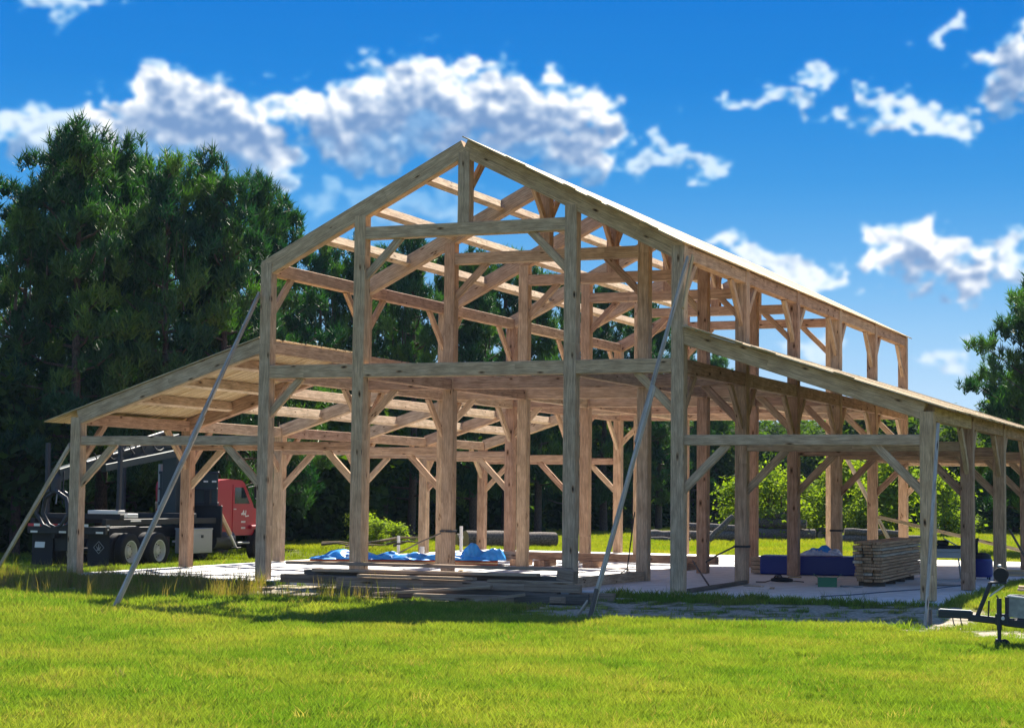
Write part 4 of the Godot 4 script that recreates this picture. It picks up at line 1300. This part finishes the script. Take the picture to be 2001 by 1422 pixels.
func build_temporary_braces() -> void:
	var lab := "long grey lumber prop nailed to "
	var g := "lumber props round the frame"
	plank("lumber_prop", Vector3(-9.93, 2.95, -0.08), Vector3(-14.6, -0.22, -3.5), 0.045, 0.14, M.lumber, lab + "the outer post beside the truck", "prop", g)
	var a := Vector3(-4.9, 6.3, 0.05)
	var b := Vector3(-3.45, -0.25, 7.5)
	var m := a.lerp(b, 0.52)
	plank("lumber_prop", a, m, 0.05, 0.11, M.lumber, lab + "the tall post above the west lean-to, upper length", "prop", g)
	plank("lumber_prop", a.lerp(b, 0.44) + Vector3(0.05, 0.02, 0.02), b + Vector3(0.05, 0, 0), 0.05, 0.13, M.lumber_b, lab + "the tall post above the west lean-to, lower length", "prop", g)
	a = Vector3(5.0, 6.72, 0.05)
	b = Vector3(4.93, -0.1, 5.45)
	plank("lumber_prop", a, a.lerp(b, 0.56), 0.05, 0.1, M.lumber, lab + "the tall post above the east lean-to, upper length", "prop", g)
	plank("lumber_prop", a.lerp(b, 0.40) + Vector3(0.05, 0.0, 0.02), b + Vector3(0.05, 0, 0.02), 0.05, 0.12, M.lumber_b, lab + "the tall post above the east lean-to, lower length", "prop", g)
	plank("lumber_prop", a + Vector3(0.07, 0.05, -0.1), a + Vector3(0.0, -1.05, 0.3), 0.04, 0.09, M.pine_b, "short pale cleat board high on the tall post above the east lean-to", "board", "")
	plank("stake", Vector3(5.03, -0.25, 5.72), Vector3(5.06, 0.32, 5.4), 0.06, 0.08, M.lumber_dark, "dark wooden stake holding a prop's foot in the grass before the lumber pile", "stake", "ground stakes", Vector3.FORWARD)
	plank("stake", Vector3(4.78, -0.22, 5.8), Vector3(4.93, 0.12, 5.5), 0.03, 0.09, M.lumber, "short pale cleat board beside the dark stake before the lumber pile", "stake", "", Vector3.FORWARD)
	plank("lumber_prop", Vector3(9.97, 3.34, 0.05), Vector3(10.38, -0.22, 3.72), 0.06, 0.1, M.lumber_b, lab + "the outer post beside the plank stack", "prop", g)
	plank("stake", Vector3(10.47, -0.25, 3.78), Vector3(10.44, 0.05, 3.6), 0.05, 0.06, M.lumber_dark, "short dark stake at the prop's foot beside the trailer coupler", "stake", "ground stakes", Vector3.FORWARD)
	plank("lumber_prop", Vector3(4.93, 1.38, -18.9), Vector3(11.2, -0.2, -22.6), 0.05, 0.1, M.pine, lab + "a rear post, sunlit yellow", "prop", g)
	plank("lumber_prop", Vector3(2.7, 3.4, -24.2), Vector3(3.9, -0.2, -27.4), 0.05, 0.16, M.lumber_b, lab + "the rear wall, pale", "prop", g)
	plank("lumber_prop", Vector3(9.95, 1.25, -9.45), Vector3(10.75, -0.16, -9.4), 0.04, 0.05, M.lumber_dark, "thin dark prop against an outer post of the east lean-to", "prop", "")

func build_lumber() -> void:
	# the pile lying in the grass before the slab
	var pile := [
		[Vector3(-3.7, 0.30, 0.62), Vector3(2.75, 0.31, 0.66), 0.30, 0.05, 0], [Vector3(-3.2, 0.10, 0.75), Vector3(2.6, 0.10, 0.7), 0.22, 0.2, 2], [Vector3(-2.9, 0.20, 0.95), Vector3(2.2, 0.22, 0.98), 0.22, 0.05, 1],
		[Vector3(-3.6, 0.06, 1.05), Vector3(-1.6, 0.06, 1.1), 0.2, 0.14, 2], [Vector3(-2.1, 0.02, 1.35), Vector3(2.4, 0.02, 1.3), 0.24, 0.2, 0], [Vector3(-1.6, 0.15, 1.42), Vector3(1.0, 0.15, 1.4), 0.2, 0.045, 1],
		[Vector3(-1.8, -0.08, 1.75), Vector3(2.9, -0.08, 1.65), 0.24, 0.15, 2], [Vector3(0.9, 0.06, 1.72), Vector3(3.3, 0.05, 1.5), 0.2, 0.12, 0], [Vector3(1.4, 0.14, 1.65), Vector3(3.15, 0.13, 1.5), 0.14, 0.04, 1],
		[Vector3(-0.9, -0.1, 2.15), Vector3(1.6, 0.06, 1.95), 0.16, 0.045, 1], [Vector3(0.1, -0.11, 2.3), Vector3(3.2, -0.1, 2.0), 0.2, 0.1, 0], [Vector3(2.2, -0.1, 2.2), Vector3(3.6, -0.08, 1.85), 0.2, 0.14, 2],
		[Vector3(1.6, -0.12, 2.75), Vector3(2.5, -0.02, 2.4), 0.1, 0.04, 1], [Vector3(-1.0, -0.14, 2.6), Vector3(-0.2, -0.14, 2.55), 0.12, 0.04, 1], [Vector3(2.6, 0.24, 0.85), Vector3(3.0, 0.2, 1.0), 0.16, 0.2, 0], [Vector3(-4.1, -0.1, 1.5), Vector3(-3.6, -0.1, 1.45), 0.16, 0.03, 1], [Vector3(3.0, -0.08, 1.3), Vector3(3.9, -0.07, 1.2), 0.2, 0.12, 0],
	]
	var mats := [M.pile, M.pile_b, M.lumber_dark]
	for q in pile:
		q[0].y = (q[0].y + 0.15) * 1.3 - 0.15
		q[1].y = (q[1].y + 0.15) * 1.3 - 0.15
		q[3] *= 1.25
		plank("timber" if q[3] > 0.09 else "loose_board", q[0], q[1], q[2], q[3], mats[q[4]], "grey-brown timber in the low pile lying in the grass before the slab" if q[3] > 0.09 else "thin grey-brown board in the low pile lying in the grass before the slab", "timber" if q[3] > 0.09 else "board", "timbers of the pile before the slab" if q[3] > 0.09 else "boards of the pile before the slab")
	# the tall plank stack on the slab: eighteen courses of four, ends ragged
	var e := Vector3(-0.02, 0, -1.0).normalized()
	var side := Vector3(1.0, 0, -0.02)
	var o := Vector3(7.85, 0, -5.05)
	for k in 4:
		var c := o + e * (0.5 + k * 1.25)
		plank("bearer_block", c - side * 0.02 + Vector3(0, 0.05, 0), c - side * 0.6 + Vector3(0, 0.05, 0), 0.09, 0.098, M.lumber_dark, "dark bearer block under the tall plank stack on the slab", "block", "bearers under the plank stack")
	for k in 13:
		for j in 3:
			var s0 := rng.randf_range(-0.14, 0.14) + 0.16 * maxf(0.0, 1.0 - k / 5.0) - 0.012 * k
			var L := 5.3 + rng.randf_range(-0.1, 0.15)
			var c := o - side * (0.1 + j * 0.205 + rng.randf_range(-0.015, 0.015)) + Vector3(0, 0.134 + k * 0.068, 0)
			plank("plank", c + e * s0 + Vector3(0, rng.randf_range(-0.003, 0.003), 0), c + e * (s0 + L), 0.19, 0.056, [M.lumber_b, M.stack_wood, M.stack_wood][rng.randi() % 3], "grey-brown plank in the tall ragged-ended stack on the slab", "plank", "planks of the tall stack")
	# sill planks between post feet, the long timber on blocks
	plank("sill_plank", Vector3(2.48, 0.13, -0.28), Vector3(2.5, 0.12, -4.66), 0.05, 0.22, M.fresh_c, "orange-brown plank on edge along the slab between two post feet", "plank", "")
	plank("sill_plank", Vector3(4.95, 0.05, -0.28), Vector3(4.9, 0.05, -4.66), 0.09, 0.08, M.lumber_dark, "dark narrow plank lying between the feet of two tall posts", "plank", "")
	plank("long_timber", Vector3(-4.2, 0.27, -11.6), Vector3(2.3, 0.27, -11.2), 0.3, 0.2, M.fresh_b, "long red-brown timber lying on blocks across the slab", "timber")
	for x in [-3.3, -2.6, -1.2, 1.4]:
		plank("bearer_block", Vector3(x, 0.084, -11.9), Vector3(x, 0.084, -11.0), 0.3, 0.165, M.fresh_b, "red-brown block under the long timber on the slab", "block", "blocks under the long timber")
	# low sheets with red edges under the tarpaulin
	var d := Vector3(4.75, 0, -2.0).normalized()
	for k in 3:
		plank("panel_sheet", Vector3(-8.8, 0.024 + k * 0.04, -9.3) + d * 0.1 * k, Vector3(-3.95, 0.024 + k * 0.04, -11.35), 1.25, 0.035, [M.red_edge, M.pine, M.red_edge][k], "flat sheet with red edge stacked under the blue tarpaulin", "sheet", "sheets under the tarpaulin")

func build_clutter() -> void:
	M.tarp = mat(lin(0.03, 0.30, 0.80), 0.4)
	M.tarp_b = mat(lin(0.008, 0.02, 0.2), 0.4)
	M.tarp_w = mat(lin(0.5, 0.6, 0.78), 0.5)
	M.pvc = mat(lin(0.75, 0.75, 0.74), 0.35)
	M.strap_red = mat(lin(0.25, 0.02, 0.03), 0.8)
	M.strap_yellow = mat(lin(0.45, 0.42, 0.12), 0.8)
	M.strap_dark = mat(lin(0.03, 0.03, 0.035), 0.8)
	M.plastic_green = mat(lin(0.03, 0.16, 0.07), 0.5)
	var tp := base("blue_tarpaulin", Vector3(-6.4, 0.128, -10.3), 0.4)
	tag(tp, "crumpled bright blue tarpaulin spread on low sheets on the slab", "tarpaulin")
	put("sheet", crumpled(Vector2(4.9, 1.3), 70, 20, 0.13, 4), M.tarp, tp)
	var tp2 := base("blue_tarpaulin", Vector3(-4.3, 0.128, -11.1), 0.35)
	tag(tp2, "heaped end of blue tarpaulin beside the long timber", "tarpaulin")
	put("sheet", crumpled(Vector2(1.3, 0.9), 26, 16, 0.27, 9), M.tarp, tp2)
	# blue wrapped bundle of lumber
	var bd := base("wrapped_bundle", Vector3(5.0, 0, -10.6), 0.16)
	tag(bd, "low dark blue wrapped lumber bundle behind the plank stack", "bundle")
	box("wrap", Vector3(0.08, 0.24, 0), Vector3(2.75, 0.46, 1.0), M.tarp_b, bd, 0.03)
	for k in 4:
		box("board_end", Vector3(-1.38, 0.08 + k * 0.1, 0.02 * (k % 2)), Vector3(0.3, 0.085, 0.9), M.fresh_c, bd, 0.006)
	var tw := base("folded_tarpaulin", Vector3(5.1, 0.475, -10.9), 0.2)
	tag(tw, "folded blue and white tarpaulin on top of the wrapped bundle", "tarpaulin")
	put("sheet", crumpled(Vector2(1.1, 0.7), 30, 20, 0.14, 14), M.tarp_w, tw)
	put("fold", crumpled(Vector2(0.7, 0.4), 24, 14, 0.17, 19), M.tarp, tw, Vector3(0.05, 0.03, -0.05))
	# plumbing stubs
	for q in [[Vector3(-9.9, 0, -17.3), 0.58, 0.05, "white plastic pipe standing on the slab with a dark band"], [Vector3(-9.36, 0, -20.9), 0.85, 0.055, "tall white plastic pipe standing near the rear log"], [Vector3(-8.51, 0, -16.1), 0.3, 0.075, "short pale blue pipe stub standing on the slab"]]:
		var pp := base("pipe_stub", q[0])
		tag(pp, q[3], "pipe", "")
		put("pipe", tube_mesh([Vector3.ZERO, Vector3(0, q[1], 0)], [q[2], q[2]], 16), M.pvc, pp)
		put("collar", tube_mesh([Vector3(0, q[1] * 0.52, 0), Vector3(0, q[1] * 0.62, 0)], [q[2] + 0.012, q[2] + 0.012], 16), M.strap_dark if q[1] > 0.5 and q[1] < 0.6 else M.pvc, pp)
	# straps
	tag(rod("load_strap", sag(Vector3(-2.3, 0.28, -0.15), Vector3(-2.4, 0.08, -4.55), 0.1), 0.016, M.strap_red, self), "dark red strap hanging low between two post feet", "strap")
	tag(rod("load_strap", [Vector3(-2.44, 1.04, -4.6), Vector3(-4.2, 0.72, -7.0), Vector3(-6.1, 0.32, -9.6)], 0.02, M.lumber_dark, self), "grey strap slanting from a post down to the blue tarpaulin", "strap")
	var bandm := SurfaceTool.new()
	for q in [[Vector3(-2.45, 0.42, -0.135), M.strap_yellow, "yellow strap tied round the foot of a tall post before the tarpaulin"], [Vector3(-2.45, 1.04, -4.8), M.strap_dark, "dark strap tied round a brown post above the red strap"], [Vector3(4.771, 0.83, -4.8), M.strap_dark, "black strap tied round a tall post above the dark narrow plank"], [Vector3(4.771, 1.05, -14.14), M.strap_dark, "black strap tied round a tall post behind the wrapped bundle"]]:
		var st := SurfaceTool.new()
		st.begin(Mesh.PRIMITIVE_TRIANGLES)
		var hh := 0.14
		for s in [[Vector3(-1, 0, 0), Vector3(0.02, 0.05, 0.3)], [Vector3(1, 0, 0), Vector3(0.02, 0.05, 0.3)], [Vector3(0, 0, 1), Vector3(0.3, 0.05, 0.02)], [Vector3(0, 0, -1), Vector3(0.3, 0.05, 0.02)]]:
			add_box(st, s[0] * (hh + 0.008), s[1], 0.004)
		tag(put("strap_band", st.commit(), q[1], self, q[0]), q[2], "strap")
	tag(rod("load_strap", [Vector3(4.62, 0.84, -4.85), Vector3(3.4, 0.52, -7.4), Vector3(2.6, 0.3, -9.25)], 0.022, M.strap_dark, self), "black strap slanting between two posts low over the slab", "strap")
	# steel prop and bars
	var pr := base("steel_prop", Vector3(1.5, 0, -6.4))
	tag(pr, "thin black steel prop on small tripod feet beside the orange sill plank", "prop")
	rod("pole", [Vector3(0.0, 0.12, 0), Vector3(0.6, 1.55, 1.2)], 0.016, M.black, pr)
	for k in 3:
		var an := TAU * k / 3.0 + 0.4
		rod("foot", [Vector3(0, 0.2, 0), Vector3(cos(an) * 0.25, 0.012, sin(an) * 0.25)], 0.011, M.black, pr)
	tag(rod("steel_bar", [Vector3(3.1, 0.42, -6.5), Vector3(4.42, 0.02, -3.4)], 0.02, M.black, self), "black bar leaning low behind the front tall post", "bar")
	# bits by the plank stack
	var gb := base("green_box", Vector3(6.75, 0, -4.6), 0.2)
	tag(gb, "open green box with flared flaps on the slab before the stack", "box")
	box("side", Vector3(0, 0.1, 0.14), Vector3(0.4, 0.2, 0.01), M.plastic_green, gb, 0.003)
	box("side", Vector3(0, 0.1, -0.14), Vector3(0.4, 0.2, 0.01), M.plastic_green, gb, 0.003)
	box("end", Vector3(0.2, 0.1, 0), Vector3(0.01, 0.2, 0.27), M.plastic_green, gb, 0.003)
	box("end", Vector3(-0.2, 0.1, 0), Vector3(0.01, 0.2, 0.27), M.plastic_green, gb, 0.003)
	box("bottom", Vector3(0, 0.008, 0), Vector3(0.39, 0.012, 0.27), M.plastic_green, gb, 0.003)
	for s in [-1.0, 1.0]:
		var fl := box("flap", Vector3(s * 0.25, 0.235, 0), Vector3(0.13, 0.008, 0.27), M.plastic_green, gb, 0.002)
		fl.rotation.z = s * 0.7
	var tl := base("power_tool", Vector3(5.35, 0, -5.9), 0.5)
	tag(tl, "black power tool lying on the slab before the wrapped bundle", "tool")
	put("body", tube_mesh([Vector3(-0.2, 0.06, 0), Vector3(-0.05, 0.075, 0), Vector3(0.15, 0.065, 0), Vector3(0.3, 0.05, 0)], [0.035, 0.06, 0.055, 0.03], 12), M.black, tl)
	rod("blade", [Vector3(0.3, 0.04, 0), Vector3(0.55, 0.02, 0.05)], 0.012, M.dark_steel, tl)
	put("handle", tube_mesh([Vector3(-0.15, 0.08, 0.0), Vector3(-0.1, 0.15, 0), Vector3(0.02, 0.16, 0), Vector3(0.07, 0.09, 0)], [0.018, 0.018, 0.018, 0.018], 8), M.black, tl)
	rod("cord", [Vector3(-0.2, 0.05, 0), Vector3(-0.35, 0.014, 0.05), Vector3(-0.55, 0.014, -0.02)], 0.012, M.black, tl)
	tag(put("chain", tube_mesh([Vector3(7.0, 0.02, -4.75), Vector3(7.12, 0.02, -4.6), Vector3(7.25, 0.02, -4.72), Vector3(7.4, 0.02, -4.58), Vector3(7.5, 0.02, -4.7)], [0.016, 0.02, 0.014, 0.02, 0.016], 7), M.steel, self), "bright chain lying between green box and plank stack", "chain")
	tag(rod("extension_cord", [Vector3(7.6, 0.012, -0.4), Vector3(8.0, 0.012, -1.4), Vector3(8.4, 0.012, -3.2), Vector3(9.0, 0.012, -5.2), Vector3(9.35, 0.012, -7.4)], 0.011, M.cord_blue, self, 6), "thin dark blue cord running over the slab to the saw table", "cord")
	# saw table
	var sb := base("saw_table", Vector3(9.05, 0, -6.9), 0.15)
	tag(sb, "grey saw table with dark tools on top beside an outer post", "table")
	box("top", Vector3(0, 0.79, 0), Vector3(0.95, 0.06, 0.75), M.grey_paint, sb, 0.01)
	box("apron", Vector3(0, 0.69, 0.33), Vector3(0.9, 0.14, 0.03), M.grey_paint, sb, 0.01)
	for x in [-0.4, 0.4]:
		for z in [-0.3, 0.3]:
			box("leg", Vector3(x, 0.38, z), Vector3(0.09, 0.76, 0.07), M.grey_paint, sb, 0.01)
	box("shelf", Vector3(0, 0.12, 0), Vector3(0.86, 0.03, 0.66), M.grey_paint, sb, 0.006)
	var mt := base("mitre_saw", Vector3(8.95, 0.82, -6.9), 0.3)
	tag(mt, "dark mitre saw with pale guard on the grey saw table", "saw")
	box("base_plate", Vector3(0, 0.04, 0), Vector3(0.6, 0.07, 0.36), M.black, mt)
	box("motor", Vector3(-0.1, 0.13, -0.05), Vector3(0.26, 0.12, 0.16), M.black, mt, 0.03)
	var gd := box("guard", Vector3(0.06, 0.15, 0.02), Vector3(0.34, 0.02, 0.2), M.grey_paint, mt, 0.006)
	gd.rotation.z = -0.5
	var sh := base("sawhorse", Vector3(8.75, 0, -7.7), 0.2)
	tag(sh, "steel sawhorse with splayed legs behind the saw table", "sawhorse")
	box("beam", Vector3(0, 0.66, 0), Vector3(0.8, 0.08, 0.07), M.grey_paint, sh)
	for x in [-0.3, 0.3]:
		for z in [-1.0, 1.0]:
			rod("leg", [Vector3(x, 0.64, z * 0.03), Vector3(x * 1.25, 0.01, z * 0.24)], 0.017, M.steel, sh)
	var br := base("shop_vacuum", Vector3(9.15, 0, -10.5))
	tag(br, "dark blue drum-shaped shop vacuum with upright handle behind an outer post", "vacuum")
	put("drum", lathe_mesh([Vector2(0.0, 0.06), Vector2(0.24, 0.06), Vector2(0.27, 0.12), Vector2(0.27, 0.45), Vector2(0.24, 0.5), Vector2(0.0, 0.52)], Vector3.UP, 24), M.tarp_b, br)
	put("lid", lathe_mesh([Vector2(0.24, 0.5), Vector2(0.22, 0.58), Vector2(0.12, 0.64), Vector2(0.0, 0.65)], Vector3.UP, 24), M.black, br)
	put("handle", tube_mesh([Vector3(-0.12, 0.5, 0), Vector3(-0.13, 0.8, 0), Vector3(-0.12, 0.95, 0), Vector3(-0.06, 0.97, 0)], [0.05, 0.05, 0.05, 0.04], 10), M.black, br)
	for k in 4:
		var an := TAU * k / 4.0 + 0.5
		put("caster", lathe_mesh([Vector2(0.0, -0.02), Vector2(0.035, -0.015), Vector2(0.035, 0.015), Vector2(0.0, 0.02)], Vector3.RIGHT, 10), M.rubber, br, Vector3(cos(an) * 0.24, 0.036, sin(an) * 0.24))
	for k in 3:
		plank("pale_board", Vector3(9.3, 0.03 + 0.05 * k, -12.9 - 0.1 * k), Vector3(13.2, 0.03 + 0.05 * k, -13.9 - 0.1 * k), 0.3, 0.045, M.pine if k != 1 else M.lumber_b, "pale sunlit board stacked low beside the outer posts", "board", "pale boards by the outer posts")

func build_offcuts() -> void:
	for k in 16:
		var on := k < 7
		var p := Vector3(rng.randf_range(-5.0, 7.0), 0.016, rng.randf_range(-9.0, -0.6)) if on else Vector3(rng.randf_range(-5.2, 4.2), 0, rng.randf_range(1.0, 3.2))
		if not on: p.y = ground_y(p.x, p.z) + 0.03
		var an := rng.randf() * TAU
		var d := Vector3(cos(an), 0, sin(an)) * rng.randf_range(0.08, 0.28)
		plank("offcut", p - d, p + d, rng.randf_range(0.06, 0.14), 0.03, [M.pine, M.fresh_c, M.lumber_b][k % 3], "short offcut of board lying on the slab" if on else "short offcut of board lying in the dirt by the lumber pile", "offcut", "offcuts on the slab" if on else "offcuts by the lumber pile")

func build_far() -> void:
	M.log_bark = mat(Color.WHITE, 0.95)
	M.log_bark.albedo_texture = noise_tex(0.04, lin(0.05, 0.042, 0.036), lin(0.24, 0.2, 0.17), 256, 23)
	M.log_bark.uv1_triplanar = true
	M.log_bark.uv1_scale = Vector3(1.2, 1.2, 1.2)
	var g := "logs of the heap on the field"
	for q in [[Vector3(-10.9, 0.06, -45.0), Vector3(-9.3, 0.1, -46.0), 0.3], [Vector3(-9.6, 0.1, -46.1), Vector3(-6.6, 0.08, -47.6), 0.26], [Vector3(-10.2, 0.5, -46.9), Vector3(-6.9, 0.42, -47.3), 0.2], [Vector3(-11.4, -0.05, -44.4), Vector3(-8.9, -0.06, -45.0), 0.12], [Vector3(-8.9, 0.12, -51.8), Vector3(-5.3, 0.08, -53.4), 0.33], [Vector3(-8.3, 0.66, -52.6), Vector3(-5.6, 0.6, -53.0), 0.25], [Vector3(-7.6, 0.98, -52.9), Vector3(-6.0, 1.02, -53.1), 0.19], [Vector3(-6.4, 0.06, -56.6), Vector3(-5.6, 0.04, -56.1), 0.26], [Vector3(-5.9, 0.1, -57.2), Vector3(-5.2, 0.12, -56.2), 0.3], [Vector3(-3.6, 0.02, -48.8), Vector3(-1.6, 0.0, -49.8), 0.22], [Vector3(-2.9, 0.36, -49.2), Vector3(-0.4, 0.3, -50.3), 0.17], [Vector3(-1.2, 0.0, -50.4), Vector3(0.9, 0.02, -51.2), 0.22]]:
		log_thing(q[0], q[1], q[2], "grey bark log in the heap on the field behind the barn", g)
	log_thing(Vector3(-7.4, -0.05, -42.4), Vector3(-6.5, 1.05, -43.4), 0.15, "thin pale log leaning up against the log heap", "")
	log_thing(Vector3(-13.1, 0.16, -29.6), Vector3(-10.6, 0.14, -32.6), 0.36, "thick log with dark sawn end lying just behind the slab", "")
	log_thing(Vector3(-13.9, 0.1, -30.6), Vector3(-13.0, 0.12, -31.6), 0.26, "short stubby log beside the thick sawn log behind the slab", "")
	for k in 9:
		var a := Vector3(-17.0 + k * 0.42, -0.1 + rng.randf() * 0.3, -24.5 - rng.randf() * 1.2)
		var b := a + Vector3(rng.randf_range(0.8, 1.8), rng.randf_range(-0.05, 0.3), rng.randf_range(-0.6, 0.6))
		tag(put("branch", tube_mesh([a, a.lerp(b, 0.5) + Vector3(0, rng.randf_range(0.02, 0.14), 0), b], [0.05, 0.035, 0.012], 7), M.cut_wood if k % 3 == 0 else M.log_bark, self), "cut branch in the brush heap beyond the tarpaulin", "branch", "branches of the brush heap")
	var sh := base("white_sheet", Vector3(-4.6, -0.2, -88.2), 0.25)
	tag(sh, "low white covered heap at the far edge of the field", "cover")
	put("cover", prism_mesh(PackedVector2Array([Vector2(-1.6, 0.0), Vector2(-1.5, 0.42), Vector2(1.2, 0.55), Vector2(1.6, 0.0)]), 1.6), M.white, sh)

func _ready() -> void:
	rng.seed = 77
	set_stage()
	make_materials()
	build_ground()
	build_barn()
	build_temporary_braces()
	build_lumber()
	build_truck()
	build_trailer()
	build_clutter()
	build_offcuts()
	build_far()
	build_trees()
	build_grass()
